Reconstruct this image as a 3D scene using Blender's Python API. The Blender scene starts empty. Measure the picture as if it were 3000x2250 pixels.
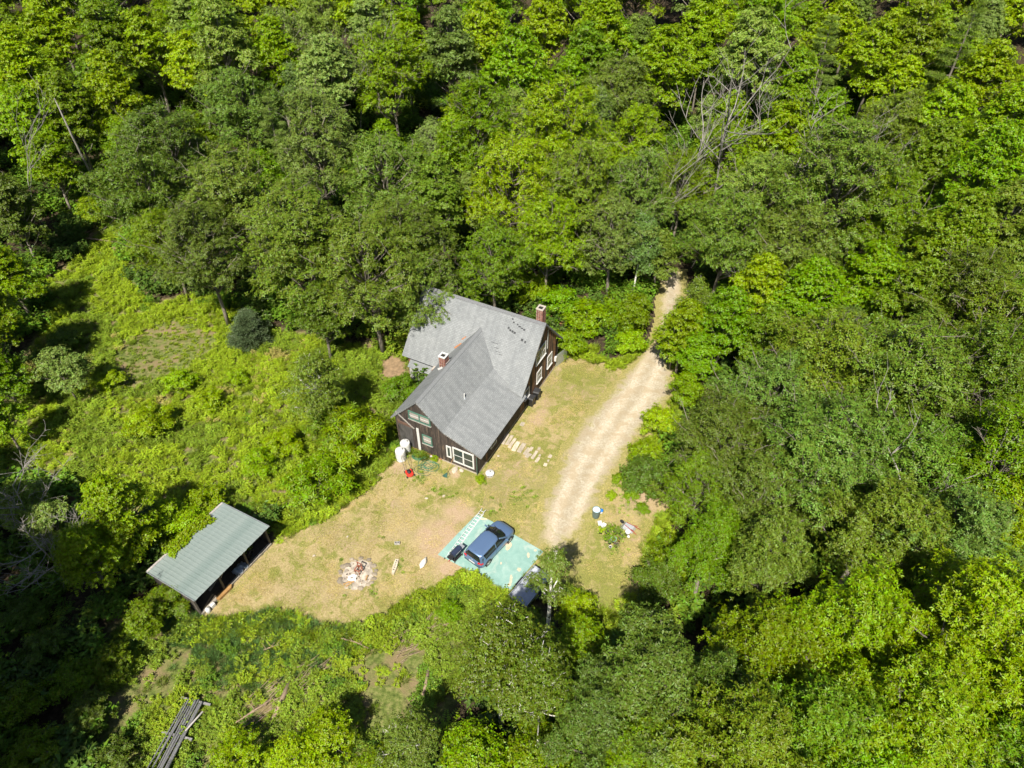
import bpy, math, random
import numpy as np
from mathutils import Vector, Matrix

# ------------------------------------------------------------------ camera, sky, sun, exposure
SC = bpy.context.scene
COL = SC.collection
CAM_H, PITCH, FPX = 46.0, math.radians(43.0), 2082.0        # drone height, depression angle, focal length in 3000-px pixels
cam = bpy.data.cameras.new("camera")
cam.sensor_fit = 'HORIZONTAL'
cam.angle = 2 * math.atan(1500 / FPX)
cam.clip_start, cam.clip_end = 0.5, 4000
cam_o = bpy.data.objects.new("camera", cam)
cam_o.location = (0, 0, CAM_H)
cam_o.rotation_euler = (math.pi / 2 - PITCH, 0, 0)
COL.objects.link(cam_o)
SC.camera = cam_o

SUN_EL = math.radians(53)
SUN_AZ = math.radians(-165)            # direction to the sun: behind the camera and a little to the left (x = sin, y = cos)
w = bpy.data.worlds.new("World")
SC.world = w
w.use_nodes = True
nt = w.node_tree
sky = nt.nodes.new('ShaderNodeTexSky')
sky.sky_type = 'NISHITA'
sky.sun_disc = False
sky.sun_elevation = SUN_EL
sky.sun_rotation = SUN_AZ
nt.links.new(sky.outputs[0], nt.nodes['Background'].inputs[0])
nt.nodes['Background'].inputs[1].default_value = 0.05
sl = bpy.data.lights.new("sun", 'SUN')
sl.energy = 5.0
sl.angle = math.radians(0.53)
sl.color = (1.0, 0.94, 0.82)
so = bpy.data.objects.new("sun", sl)
sdir = Vector((math.sin(SUN_AZ) * math.cos(SUN_EL), math.cos(SUN_AZ) * math.cos(SUN_EL), math.sin(SUN_EL)))
so.rotation_euler = sdir.to_track_quat('Z', 'Y').to_euler()
so.location = (-30, -60, 90)
COL.objects.link(so)
SC.view_settings.view_transform = 'Standard'
SC.view_settings.look = 'None'
SC.view_settings.gamma = 1
SC.view_settings.use_curve_mapping = False
SC.view_settings.exposure = 0.75
SC.cycles.use_adaptive_sampling = True
SC.cycles.adaptive_threshold = 0.03
SC.cycles.max_bounces = 4
SC.cycles.diffuse_bounces = 2
SC.cycles.glossy_bounces = 2
SC.cycles.transmission_bounces = 2
SC.cycles.transparent_max_bounces = 4

random.seed(7)
RNG = np.random.default_rng(11)
cp, sp = math.cos(PITCH), math.sin(PITCH)

def ray(px, py):
    x, y = (px - 1500) / FPX, -(py - 1125) / FPX
    return np.array([x, cp + y * sp, -sp + y * cp])
def at(px, py, z=0.0):                                       # survey helper: where a sight line meets height z
    d = ray(px, py)
    return np.array([0, 0, CAM_H]) + d * (z - CAM_H) / d[2]
def proj(P):
    v = np.asarray(P, float) - np.array([0, 0, CAM_H])
    zc = v[..., 1] * cp - v[..., 2] * sp
    return 1500 + FPX * v[..., 0] / zc, 1125 - FPX * (v[..., 1] * sp + v[..., 2] * cp) / zc
def g2(pts, z=0.0, s=1.35624):                               # outline read in the 2212-px view -> ground points
    return np.array([at(x * s, y * s, z)[:2] for x, y in pts])
def inpoly(X, Y, poly):
    X, Y = np.asarray(X, float), np.asarray(Y, float)
    r = np.zeros(X.shape, bool)
    n = len(poly)
    for i in range(n):
        x0, y0 = poly[i]; x1, y1 = poly[(i + 1) % n]
        c = (y0 > Y) != (y1 > Y)
        with np.errstate(divide='ignore', invalid='ignore'):
            r ^= c & (X < (x1 - x0) * (Y - y0) / (y1 - y0 + 1e-12) + x0)
    return r
def pdist(X, Y, poly, closed=True):
    X, Y = np.asarray(X, float), np.asarray(Y, float)
    d = np.full(X.shape, 1e9)
    n = len(poly)
    for i in range(n if closed else n - 1):
        ax, ay = poly[i]; bx, by = poly[(i + 1) % n]
        dx, dy = bx - ax, by - ay
        t = np.clip(((X - ax) * dx + (Y - ay) * dy) / (dx * dx + dy * dy + 1e-12), 0, 1)
        d = np.minimum(d, np.hypot(X - ax - t * dx, Y - ay - t * dy))
    return d
def sdist(X, Y, poly):                                       # positive inside
    d = pdist(X, Y, poly)
    return np.where(inpoly(X, Y, poly), d, -d)
_LAT = np.random.default_rng(5).random((8, 256, 256))
def vnoise(X, Y, scale, k=0):
    x, y = np.asarray(X) / scale + 57.3 * k, np.asarray(Y) / scale + 31.7 * k
    xi, yi = np.floor(x).astype(int), np.floor(y).astype(int)
    fx, fy = x - xi, y - yi
    fx, fy = fx * fx * (3 - 2 * fx), fy * fy * (3 - 2 * fy)
    L = _LAT[k % 8]
    a, b = L[xi % 256, yi % 256], L[(xi + 1) % 256, yi % 256]
    c, d = L[xi % 256, (yi + 1) % 256], L[(xi + 1) % 256, (yi + 1) % 256]
    return (a * (1 - fx) + b * fx) * (1 - fy) + (c * (1 - fx) + d * fx) * fy

# ------------------------------------------------------------------ object helpers
def tag(o, label=None, cat=None, group=None, kind=None):
    if label: o["label"] = label
    if cat: o["category"] = cat
    if group: o["group"] = group
    if kind: o["kind"] = kind
    return o
def thing(name, label, cat, loc=(0, 0, 0), rz=0.0, group=None):
    o = bpy.data.objects.new(name, None)
    o.empty_display_size = 0.3
    o.location = loc
    o.rotation_euler = (0, 0, rz)
    COL.objects.link(o)
    return tag(o, label, cat, group)
def link(name, me, parent=None, loc=(0, 0, 0), rot=(0, 0, 0), color=None, scale=None):
    o = bpy.data.objects.new(name, me)
    o.parent = parent
    o.location = loc
    o.rotation_euler = rot
    if scale is not None: o.scale = scale if hasattr(scale, '__len__') else (scale,) * 3
    if color is not None: o.color = (*color[:3], 1)
    COL.objects.link(o)
    return o
def mesh_np(name, V, Fc, mat=None, attr=None, smooth=False):
    V = np.asarray(V, np.float32); Fc = np.asarray(Fc, np.int32)
    me = bpy.data.meshes.new(name)
    n, k = Fc.shape
    me.vertices.add(len(V)); me.vertices.foreach_set('co', V.ravel())
    me.loops.add(n * k); me.loops.foreach_set('vertex_index', Fc.ravel())
    me.polygons.add(n)
    me.polygons.foreach_set('loop_start', np.arange(0, n * k, k, dtype=np.int32))
    me.polygons.foreach_set('loop_total', np.full(n, k, np.int32))
    if smooth: me.polygons.foreach_set('use_smooth', np.ones(n, bool))
    for nm, val in (attr or {}).items():
        a = me.attributes.new(nm, 'FLOAT', 'POINT'); a.data.foreach_set('value', np.asarray(val, np.float32))
    if mat: me.materials.append(mat)
    me.update(calc_edges=True)
    return me

class MB:
    """collects pieces of ONE part"""
    def __init__(s): s.v, s.f = [], []
    def add(s, v, f):
        b = len(s.v); s.v += [tuple(map(float, p)) for p in v]; s.f += [tuple(b + i for i in q) for q in f]; return s
    def hexa(s, p):            # 8 points: bottom ring 0-3, top ring 4-7
        return s.add(p, [(3, 2, 1, 0), (4, 5, 6, 7), (0, 1, 5, 4), (1, 2, 6, 5), (2, 3, 7, 6), (3, 0, 4, 7)])
    def box(s, c, d, rz=0.0, M=None):
        x, y, z = d[0] / 2, d[1] / 2, d[2] / 2
        p = [(-x, -y, -z), (x, -y, -z), (x, y, -z), (-x, y, -z), (-x, -y, z), (x, -y, z), (x, y, z), (-x, y, z)]
        R = Matrix.Rotation(rz, 3, 'Z') if M is None else M
        return s.hexa([tuple(R @ Vector(q) + Vector(c)) for q in p])
    def bar(s, a, b, wd, th, up=(0, 0, 1)):
        a, b = Vector(a), Vector(b); d = (b - a); L = d.length; d.normalize()
        u = Vector(up); sd = d.cross(u)
        if sd.length < 1e-4: sd = d.cross(Vector((1, 0, 0)))
        sd.normalize(); u = sd.cross(d)
        M = Matrix((d, sd, u)).transposed()
        return s.box((a + b) / 2, (L, wd, th), M=M)
    def slab(s, top, th):      # convex outline (ccw seen from above), thickness downwards
        p = [Vector(q) for q in top]; n = (p[1] - p[0]).cross(p[2] - p[0]).normalized()
        if n.z < 0: p.reverse(); n = -n
        k = len(p); lo = [q - n * th for q in p]
        return s.add(p + lo, [tuple(range(k)), tuple(range(2 * k - 1, k - 1, -1))] + [(i, k + i, k + (i + 1) % k, (i + 1) % k) for i in range(k)])
    def prism(s, pts, z0, z1):
        k = len(pts)
        return s.add([(x, y, z1) for x, y in pts] + [(x, y, z0) for x, y in pts],
                     [tuple(range(k)), tuple(range(2 * k - 1, k - 1, -1))] + [(i, k + i, k + (i + 1) % k, (i + 1) % k) for i in range(k)])
    def tube(s, pts, rad, n=6, cap=True):
        pts = [Vector(p) for p in pts]; k = len(pts)
        if not hasattr(rad, '__len__'): rad = [rad] * k
        V = []; ref = Vector((0.31, 0.17, 0.93)).normalized()
        for i, p in enumerate(pts):
            d = (pts[min(i + 1, k - 1)] - pts[max(i - 1, 0)])
            d = d.normalized() if d.length > 1e-9 else Vector((0, 0, 1))
            r = ref if abs(d.dot(ref)) < .95 else Vector((1, 0, 0))
            a = d.cross(r).normalized(); b = d.cross(a)
            V += [p + (a * math.cos(2 * math.pi * j / n) + b * math.sin(2 * math.pi * j / n)) * rad[i] for j in range(n)]
        Fc = [(i * n + j, i * n + (j + 1) % n, (i + 1) * n + (j + 1) % n, (i + 1) * n + j) for i in range(k - 1) for j in range(n)]
        if cap: Fc += [tuple(range(n - 1, -1, -1)), tuple(range((k - 1) * n, k * n))]
        return s.add(V, Fc)
    def lathe(s, prof, n=20, o=(0, 0, 0), M=None):
        V = []
        for r, z in prof:
            for j in range(n):
                q = Vector((r * math.cos(2 * math.pi * j / n), r * math.sin(2 * math.pi * j / n), z))
                if M is not None: q = M @ q
                V.append(q + Vector(o))
        k = len(prof)
        Fc = [(i * n + j, i * n + (j + 1) % n, (i + 1) * n + (j + 1) % n, (i + 1) * n + j) for i in range(k - 1) for j in range(n)]
        Fc += [tuple(range(n - 1, -1, -1)), tuple(range((k - 1) * n, k * n))]
        return s.add(V, Fc)
    def rock(s, c, d, seed=0, n=8, m=5):
        r = random.Random(seed); V, Fc = [], []
        for i in range(1, m):
            t = math.pi * i / m
            for j in range(n):
                a = 2 * math.pi * j / n; k = 1 + r.uniform(-.16, .16)
                V.append((c[0] + d[0] / 2 * k * math.sin(t) * math.cos(a), c[1] + d[1] / 2 * k * math.sin(t) * math.sin(a), c[2] + d[2] / 2 * k * math.cos(t)))
        T = len(V); V += [(c[0], c[1], c[2] + d[2] / 2), (c[0], c[1], c[2] - d[2] / 2)]
        for i in range(m - 2):
            for j in range(n): Fc.append((i * n + j, (i + 1) * n + j, (i + 1) * n + (j + 1) % n, i * n + (j + 1) % n))
        for j in range(n):
            Fc.append((T, j, (j + 1) % n)); Fc.append((T + 1, (m - 2) * n + (j + 1) % n, (m - 2) * n + j))
        return s.add(V, Fc)
    def mesh(s, name, mat, smooth=False, bevel=0):
        me = bpy.data.meshes.new(name); me.from_pydata(s.v, [], s.f)
        if smooth: me.polygons.foreach_set('use_smooth', [True] * len(me.polygons))
        if mat: me.materials.append(mat)
        me.update(); return me
    def build(s, name, mat, parent=None, loc=(0, 0, 0), rz=0.0, smooth=False, color=None, bevel=0.0):
        o = link(name, s.mesh(name, mat, smooth), parent, loc, (0, 0, rz), color)
        if bevel:
            b = o.modifiers.new('bevel', 'BEVEL'); b.width = bevel; b.segments = 2; b.limit_method = 'ANGLE'
        return o

# ------------------------------------------------------------------ materials
def new_mat(name):
    m = bpy.data.materials.new(name); m.use_nodes = True
    return m, m.node_tree, m.node_tree.nodes['Principled BSDF']
def noise(nt, scale, detail=4, coord='Object', rough=.6, dist=0.0, vec=None, stretch=None):
    n = nt.nodes.new('ShaderNodeTexNoise'); n.inputs['Scale'].default_value = scale; n.inputs['Detail'].default_value = detail
    n.inputs['Roughness'].default_value = rough; n.inputs['Distortion'].default_value = dist
    if vec is None:
        if coord == 'World':
            vec = nt.nodes.new('ShaderNodeNewGeometry').outputs['Position']
        else:
            vec = nt.nodes.new('ShaderNodeTexCoord').outputs[coord]
    if stretch:
        mp = nt.nodes.new('ShaderNodeMapping'); mp.inputs['Scale'].default_value = stretch
        nt.links.new(vec, mp.inputs[0]); vec = mp.outputs[0]
    nt.links.new(vec, n.inputs['Vector'])
    return n.outputs['Fac']
def ramp(nt, fac, stops, interp='LINEAR'):
    r = nt.nodes.new('ShaderNodeValToRGB'); r.color_ramp.interpolation = interp
    e = r.color_ramp.elements
    while len(e) < len(stops): e.new(0.5)
    for k, (p, c) in zip(e, stops): k.position = p; k.color = (*c, 1) if len(c) == 3 else c
    nt.links.new(fac, r.inputs[0]); return r.outputs[0]
def mix(nt, fac, a, b, mode='MIX'):
    m = nt.nodes.new('ShaderNodeMix'); m.data_type = 'RGBA'; m.blend_type = mode
    for sock, val in ((m.inputs[0], fac), (m.inputs[6], a), (m.inputs[7], b)):
        if isinstance(val, (int, float)): sock.default_value = val
        elif isinstance(val, (tuple, list)): sock.default_value = (*val[:3], 1)
        else: nt.links.new(val, sock)
    return m.outputs[2]
def math_n(nt, op, a, b=0.0, clamp=False):
    m = nt.nodes.new('ShaderNodeMath'); m.operation = op; m.use_clamp = clamp
    for sock, val in ((m.inputs[0], a), (m.inputs[1], b)):
        if isinstance(val, (int, float)): sock.default_value = val
        else: nt.links.new(val, sock)
    return m.outputs[0]
def attr(nt, name, typ='GEOMETRY', out='Fac'):
    a = nt.nodes.new('ShaderNodeAttribute'); a.attribute_name = name; a.attribute_type = typ
    return a.outputs[out]
def bump(nt, bsdf, h, strength=.4, dist=.02):
    b = nt.nodes.new('ShaderNodeBump'); b.inputs['Strength'].default_value = strength; b.inputs['Distance'].default_value = dist
    nt.links.new(h, b.inputs['Height']); nt.links.new(b.outputs[0], bsdf.inputs['Normal'])
def pm(name, col, rough=.7, metal=0.0, var=.25, scale=6.0, bmp=0.0, col2=None, objcol=False, coat=0.0, stretch=None, detail=4):
    m, nt, b = new_mat(name)
    b.inputs['Roughness'].default_value = rough; b.inputs['Metallic'].default_value = metal
    b.inputs['Coat Weight'].default_value = coat
    f = noise(nt, scale, detail, stretch=stretch)
    c2 = col2 or tuple(x * (1 - var) for x in col); c1 = col if col2 else tuple(min(1, x * (1 + var * .6)) for x in col)
    c = ramp(nt, f, [(.32, c2), (.68, c1)])
    if objcol:
        oi = nt.nodes.new('ShaderNodeObjectInfo'); c = mix(nt, 1.0, c, oi.outputs['Color'], 'MULTIPLY')
    nt.links.new(c, b.inputs['Base Color'])
    if bmp: bump(nt, b, f, bmp, .03)
    return m

def leaf_material(name, src):
    """folded leaf faces: gloss + light through the leaf; colour from the tree (object colour) or the plant (instance tint)"""
    m, nt, b = new_mat(name)
    if src == 'object':
        base = nt.nodes.new('ShaderNodeObjectInfo').outputs['Color']
    else:
        base = attr(nt, 'tint', 'INSTANCER', 'Color')
    lv = attr(nt, 'lv')
    hs = nt.nodes.new('ShaderNodeHueSaturation')
    nt.links.new(base, hs.inputs['Color'])
    nt.links.new(math_n(nt, 'ADD', math_n(nt, 'MULTIPLY', lv, .05), .475), hs.inputs['Hue'])
    big = noise(nt, .55, 3, 'World')
    val = math_n(nt, 'ADD', math_n(nt, 'MULTIPLY', lv, .75), math_n(nt, 'ADD', math_n(nt, 'MULTIPLY', big, .7), .28))
    nt.links.new(val, hs.inputs['Value'])
    hs.inputs['Saturation'].default_value = 1.12
    nt.links.new(hs.outputs[0], b.inputs['Base Color'])
    b.inputs['Roughness'].default_value = .42
    b.inputs['Specular IOR Level'].default_value = .3
    tr = nt.nodes.new('ShaderNodeBsdfTranslucent')
    nt.links.new(mix(nt, 1.0, hs.outputs[0], (1.25, 1.3, .55), 'MULTIPLY'), tr.inputs['Color'])
    mx = nt.nodes.new('ShaderNodeMixShader'); mx.inputs[0].default_value = .22
    nt.links.new(b.outputs[0], mx.inputs[1]); nt.links.new(tr.outputs[0], mx.inputs[2])
    nt.links.new(mx.outputs[0], nt.nodes['Material Output'].inputs['Surface'])
    return m
M_LEAF = leaf_material('leaf', 'object')
M_WEED = leaf_material('weed_leaf', 'instance')
M_BARK = pm('bark', (.22, .19, .155), .9, scale=3, bmp=.6, var=.5, objcol=True, stretch=(3, 3, .6))
def birch_bark():
    m, nt, b = new_mat('birch_bark')
    f = noise(nt, 4, 3, stretch=(.7, .7, 2.6))
    c = ramp(nt, f, [(.36, (.05, .045, .04)), (.43, (.72, .70, .64)), (.8, (.80, .78, .72))])
    nt.links.new(c, b.inputs['Base Color']); b.inputs['Roughness'].default_value = .75
    return m
M_BIRCH = birch_bark()
M_DEAD = pm('dead_wood', (.27, .25, .225), .9, scale=4, var=.45, stretch=(2, 2, .5))

# ------------------------------------------------------------------ outlines of the place, read from the photograph
LAWN = g2([(450, 1338), (500, 1275), (560, 1212), (640, 1150), (720, 1112), (790, 1062), (835, 1010), (880, 985), (1060, 1010), (1110, 890), (1195, 792), (1250, 775),
           (1330, 800), (1420, 770), (1455, 860), (1392, 955), (1352, 1010), (1392, 1075), (1450, 1075), (1420, 1130), (1385, 1190), (1390, 1265), (1320, 1318),
           (1240, 1275), (1150, 1240), (1105, 1290), (1055, 1262), (1000, 1235), (965, 1262), (905, 1290), (845, 1320), (770, 1352), (705, 1362), (655, 1335), (590, 1322), (520, 1338)])
DRIVE_L = g2([(1424, 585), (1424, 610), (1424, 650), (1422, 695), (1410, 735), (1378, 775), (1330, 830), (1268, 900), (1222, 965), (1192, 1040), (1168, 1105), (1152, 1160), (1160, 1215), (1180, 1245)])
DRIVE_R = g2([(1476, 585), (1476, 610), (1474, 650), (1464, 690), (1446, 725), (1444, 765), (1456, 805), (1450, 855), (1395, 925), (1340, 1000), (1300, 1062), (1280, 1110), (1255, 1160), (1235, 1215), (1215, 1250)])
DRIVE = np.vstack([DRIVE_L, DRIVE_R[::-1]])
DRIVE_M = (DRIVE_L + DRIVE_R[:len(DRIVE_L)]) / 2
FIELD = g2([(-60, 985), (40, 860), (95, 700), (110, 610), (170, 560), (230, 470), (290, 480), (270, 600), (330, 655), (460, 640), (560, 700), (740, 745), (880, 760), (905, 800), (870, 900), (850, 990),
            (790, 1062), (720, 1112), (640, 1150), (560, 1110), (470, 1080), (330, 1130), (240, 1060), (100, 1060), (-60, 1070)])
BANK = g2([(450, 1338), (520, 1338), (590, 1322), (655, 1335), (705, 1362), (770, 1352), (845, 1320), (905, 1290), (965, 1262), (1000, 1235), (1055, 1262), (1105, 1290), (1180, 1350),
           (1100, 1420), (1000, 1480), (900, 1570), (830, 1660), (760, 1720), (260, 1720), (215, 1500), (260, 1340), (360, 1310)])
FIRE = at(1048, 1683)[:2]
SLAB_OUT = np.array([at(*q)[:2] for q in ((1283, 1626), (1488, 1739), (1592, 1617), (1397, 1508))])
HOUSE_F = np.array([-2.832, 38.216]); HOUSE_RZ = math.atan2(-.45914, .88836)
EX, EY = np.array([.88836, -.45914]), np.array([.45914, .88836])
def hw(x, y): return HOUSE_F + EX * x + EY * y               # house-local -> world

def base_rise(X, Y):
    X, Y = np.asarray(X, float), np.asarray(Y, float)
    far = np.clip(Y - 66, 0, None)
    return far * .055 * np.clip(far / 40, 0, 1) + np.clip(np.abs(X) - 45, 0, None) * .03
def terrain(X, Y):
    X, Y = np.asarray(X, float), np.asarray(Y, float)
    inside = inpoly(X, Y, LAWN) | inpoly(X, Y, DRIVE)
    open_ = np.clip((np.minimum(pdist(X, Y, LAWN), pdist(X, Y, DRIVE)) - 1.5) / 8, 0, 1) * ~inside
    hs = np.clip((np.hypot(X + 1, Y - 46) - 15) / 8, 0, 1)
    return base_rise(X, Y) + open_ * hs * ((vnoise(X, Y, 9, 2) - .5) * .9 + (vnoise(X, Y, 3, 3) - .5) * .25 - .05)

def axis(lo, hi, fine, far0, far1, step=9):
    a = np.arange(lo, hi, fine); out = [a]
    l = lo; s = fine; L = []
    while l > far0: s *= 1.25; l -= s; L.append(l)
    h = hi; s = fine; Hh = []
    while h < far1: s *= 1.25; h += s; Hh.append(h)
    return np.concatenate([L[::-1], a, Hh])
def grid_mesh(name, xs, ys, zf, mat, attrs=None, keep=None):
    X, Y = np.meshgrid(xs, ys, indexing='ij'); Z = zf(X, Y)
    nx, ny = X.shape
    idx = np.arange(nx * ny).reshape(nx, ny)
    q = np.stack([idx[:-1, :-1], idx[1:, :-1], idx[1:, 1:], idx[:-1, 1:]], -1).reshape(-1, 4)
    V = np.stack([X, Y, Z], -1).reshape(-1, 3)
    at_ = {k: f(X, Y).ravel() for k, f in (attrs or {}).items()}
    if keep is not None:
        kk = keep(X, Y).ravel(); q = q[kk[q].any(1)]
        used = np.unique(q); mp = -np.ones(len(V), int); mp[used] = np.arange(len(used))
        V, q = V[used], mp[q]; at_ = {k: a[used] for k, a in at_.items()}
    return mesh_np(name, V, q, mat, at_, True)

def ground_material():
    m, nt, b = new_mat('forest_floor_and_field')
    fine = noise(nt, 3.5, 6, 'World'); mid = noise(nt, .55, 4, 'World'); spot = noise(nt, 11, 3, 'World')
    floor = ramp(nt, fine, [(.3, (.024, .020, .012)), (.5, (.055, .042, .026)), (.72, (.12, .09, .055))])
    fieldc = ramp(nt, fine, [(.28, (.05, .075, .015)), (.5, (.13, .16, .04)), (.75, (.27, .25, .10))])
    fieldc = mix(nt, ramp(nt, mid, [(.45, (0, 0, 0)), (.62, (1, 1, 1))]), fieldc, (.22, .17, .09))
    fac = math_n(nt, 'ADD', attr(nt, 'field'), math_n(nt, 'MULTIPLY', math_n(nt, 'SUBTRACT', mid, .5), .8), True)
    c = mix(nt, ramp(nt, fac, [(.35, (0, 0, 0)), (.6, (1, 1, 1))]), floor, fieldc)
    nt.links.new(c, b.inputs['Base Color']); b.inputs['Roughness'].default_value = 1
    b.inputs['Specular IOR Level'].default_value = .1
    bump(nt, b, spot, .8, .08)
    return m
def lawn_material():
    m, nt, b = new_mat('dry_lawn')
    fine = noise(nt, 9, 6, 'World', .7); mid = noise(nt, 1.1, 5, 'World', .65, .6); big = noise(nt, .22, 3, 'World'); tiny = noise(nt, 30, 3, 'World')
    dry = ramp(nt, fine, [(.25, (.225, .175, .082)), (.5, (.37, .295, .148)), (.75, (.49, .40, .215))])
    green = ramp(nt, fine, [(.25, (.12, .135, .028)), (.5, (.22, .22, .062)), (.78, (.32, .295, .10))])
    lush = ramp(nt, fine, [(.25, (.05, .09, .015)), (.6, (.12, .18, .035)), (.8, (.2, .24, .07))])
    soil = ramp(nt, fine, [(.25, (.28, .195, .115)), (.5, (.40, .29, .19)), (.75, (.51, .40, .275))])
    g = math_n(nt, 'ADD', attr(nt, 'green'), math_n(nt, 'MULTIPLY', math_n(nt, 'SUBTRACT', mid, .5), 3.0), True)
    c = mix(nt, ramp(nt, g, [(.32, (0, 0, 0)), (.68, (1, 1, 1))]), dry, green)
    lu = math_n(nt, 'ADD', attr(nt, 'lush'), math_n(nt, 'MULTIPLY', math_n(nt, 'SUBTRACT', mid, .5), 1.2), True)
    c = mix(nt, ramp(nt, lu, [(.5, (0, 0, 0)), (.75, (1, 1, 1))]), c, lush)
    sf = math_n(nt, 'ADD', attr(nt, 'soil'), math_n(nt, 'MULTIPLY', math_n(nt, 'SUBTRACT', mid, .5), 1.1), True)
    c = mix(nt, ramp(nt, sf, [(.38, (0, 0, 0)), (.66, (1, 1, 1))]), c, soil)
    nt.links.new(c, b.inputs['Base Color']); b.inputs['Roughness'].default_value = 1
    b.inputs['Specular IOR Level'].default_value = .1
    bump(nt, b, tiny, .7, .05)
    return m
def drive_material():
    m, nt, b = new_mat('driveway_dirt')
    fine = noise(nt, 7, 7, 'World', .7); mid = noise(nt, .9, 5, 'World', .6, .5); tiny = noise(nt, 40, 2, 'World')
    sand = ramp(nt, fine, [(.25, (.30, .245, .165)), (.5, (.475, .415, .325)), (.75, (.64, .575, .47))])
    sand = mix(nt, ramp(nt, mid, [(.42, (0, 0, 0)), (.60, (.8, .8, .8))]), sand, (.345, .28, .185))
    grass = ramp(nt, fine, [(.25, (.15, .15, .04)), (.5, (.28, .25, .09)), (.75, (.42, .34, .16))])
    e = math_n(nt, 'ADD', attr(nt, 'edge'), math_n(nt, 'MULTIPLY', math_n(nt, 'SUBTRACT', mid, .5), 1.5), True)
    sand = mix(nt, 1.0, sand, ramp(nt, math_n(nt, 'ADD', attr(nt, 'rut'), math_n(nt, 'MULTIPLY', math_n(nt, 'SUBTRACT', mid, .5), 2.6)), [(.0, (.86, .86, .83)), (.9, (1.08, 1.07, 1.06))]), 'MULTIPLY')
    c = mix(nt, ramp(nt, e, [(.2, (1, 1, 1)), (.55, (0, 0, 0))]), sand, grass)
    c = mix(nt, ramp(nt, tiny, [(.68, (0, 0, 0)), (.74, (.5, .5, .5))]), c, (.30, .24, .18))
    nt.links.new(c, b.inputs['Base Color']); b.inputs['Roughness'].default_value = 1
    b.inputs['Specular IOR Level'].default_value = .1
    bump(nt, b, fine, .7, .05)
    return m

gr = link('ground', grid_mesh('ground', axis(-46, 34, .5, -900, 900), axis(8, 82, .5, -250, 1500), terrain, ground_material(),
          {'field': lambda X, Y: np.clip(np.maximum(sdist(X, Y, FIELD), np.maximum(sdist(X, Y, BANK), sdist(X, Y, LAWN))) / 3 + .7, 0, 1)}))
tag(gr, 'forest floor and rough field ground around the clearing', None, None, 'structure')
SOIL_SPOTS = [(at(1290, 1580)[:2], 3.3), (at(1340, 1500)[:2], 2.0), (at(1330, 1670)[:2], 2.2), (FIRE, 1.5), (at(1570, 1230)[:2], 1.2), (at(1600, 1180)[:2], 1.0), (at(1590, 1210)[:2], .9), (at(1150, 1090)[:2], 3.0), (at(1170, 1370)[:2], 1.2),
              (at(1660, 1600)[:2], 2.2), (at(1890, 1470)[:2], 2.0), (at(1330, 1390)[:2], .8), (at(1250, 1370)[:2], .7)]
LUSH_SPOTS = [(at(1270, 1440)[:2], .8), (at(1310, 1450)[:2], .9), (at(1125, 1577)[:2], .5), (at(1165, 1660)[:2], .8), (at(1095, 1735)[:2], .8), (at(1020, 1730)[:2], .6), (at(1000, 1640)[:2], .4), (at(1440, 1480)[:2], 1.3), (at(1530, 1455)[:2], 1.3),
              (at(1800, 1400)[:2], 2.0), (at(1850, 1480)[:2], 1.5), (at(1790, 1590)[:2], 1.6), (at(1420, 1400)[:2], .8), (at(1240, 1400)[:2], .9), (at(1750, 1440)[:2], 1.2)]
def spots(X, Y, L):
    r = np.zeros(np.shape(X))
    for (c, rad) in L: r = np.maximum(r, np.clip(1.35 - np.hypot(X - c[0], Y - c[1]) / rad, 0, 1))
    return r
GREENC = [(at(1420, 1450)[:2], 4), (at(1350, 1420)[:2], 3), (at(1480, 1470)[:2], 6), (at(1750, 1700)[:2], 6), (at(1650, 1120)[:2], 5), (at(1600, 1400)[:2], 4)]
lx = np.arange(LAWN[:, 0].min() - 1, LAWN[:, 0].max() + 1, .22); ly = np.arange(LAWN[:, 1].min() - 1, LAWN[:, 1].max() + 1, .22)
la = link('lawn', grid_mesh('lawn', lx, ly, lambda X, Y: .02 + .05 * np.clip(sdist(X, Y, LAWN) / 2, -1, 0) + (vnoise(X, Y, 1.3, 4) - .5) * .02, lawn_material(),
          {'green': lambda X, Y: .40 + .32 * spots(X, Y, GREENC) + .25 * (vnoise(X, Y, 4, 1) - .5), 'lush': lambda X, Y: spots(X, Y, LUSH_SPOTS) * .6, 'soil': lambda X, Y: np.maximum(spots(X, Y, SOIL_SPOTS) * .64, .45 * (vnoise(X, Y, 2.6, 5) > .66))},
          lambda X, Y: sdist(X, Y, LAWN) > -.25 + .5 * (vnoise(X, Y, .8, 6) - .5)))
tag(la, 'dry mown lawn with bare patches', None, None, 'structure')
dx = np.arange(DRIVE[:, 0].min() - 1, DRIVE[:, 0].max() + 1, .25); dy = np.arange(DRIVE[:, 1].min() - 1, DRIVE[:, 1].max() + 1, .25)
dr = link('driveway', grid_mesh('driveway', dx, dy, lambda X, Y: .045 + base_rise(X, Y) + .06 * np.clip(sdist(X, Y, DRIVE), -1, 0), drive_material(),
          {'rut': lambda X, Y: np.exp(-((np.abs(pdist(X, Y, DRIVE_M, False) * 1.0) - .8 + .35 * (vnoise(X, Y, 1.7, 6) - .5)) / .42) ** 2), 'edge': lambda X, Y: np.clip(.12 + sdist(X, Y, DRIVE) / 1.9, 0, 1) * np.clip(.25 + (Y - at(1600, 1660)[1]) / 7, 0, 1)}, lambda X, Y: sdist(X, Y, DRIVE) > -.3))
eb = at(1157, 1083)[:2]; rr0 = random.Random(2)
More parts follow.
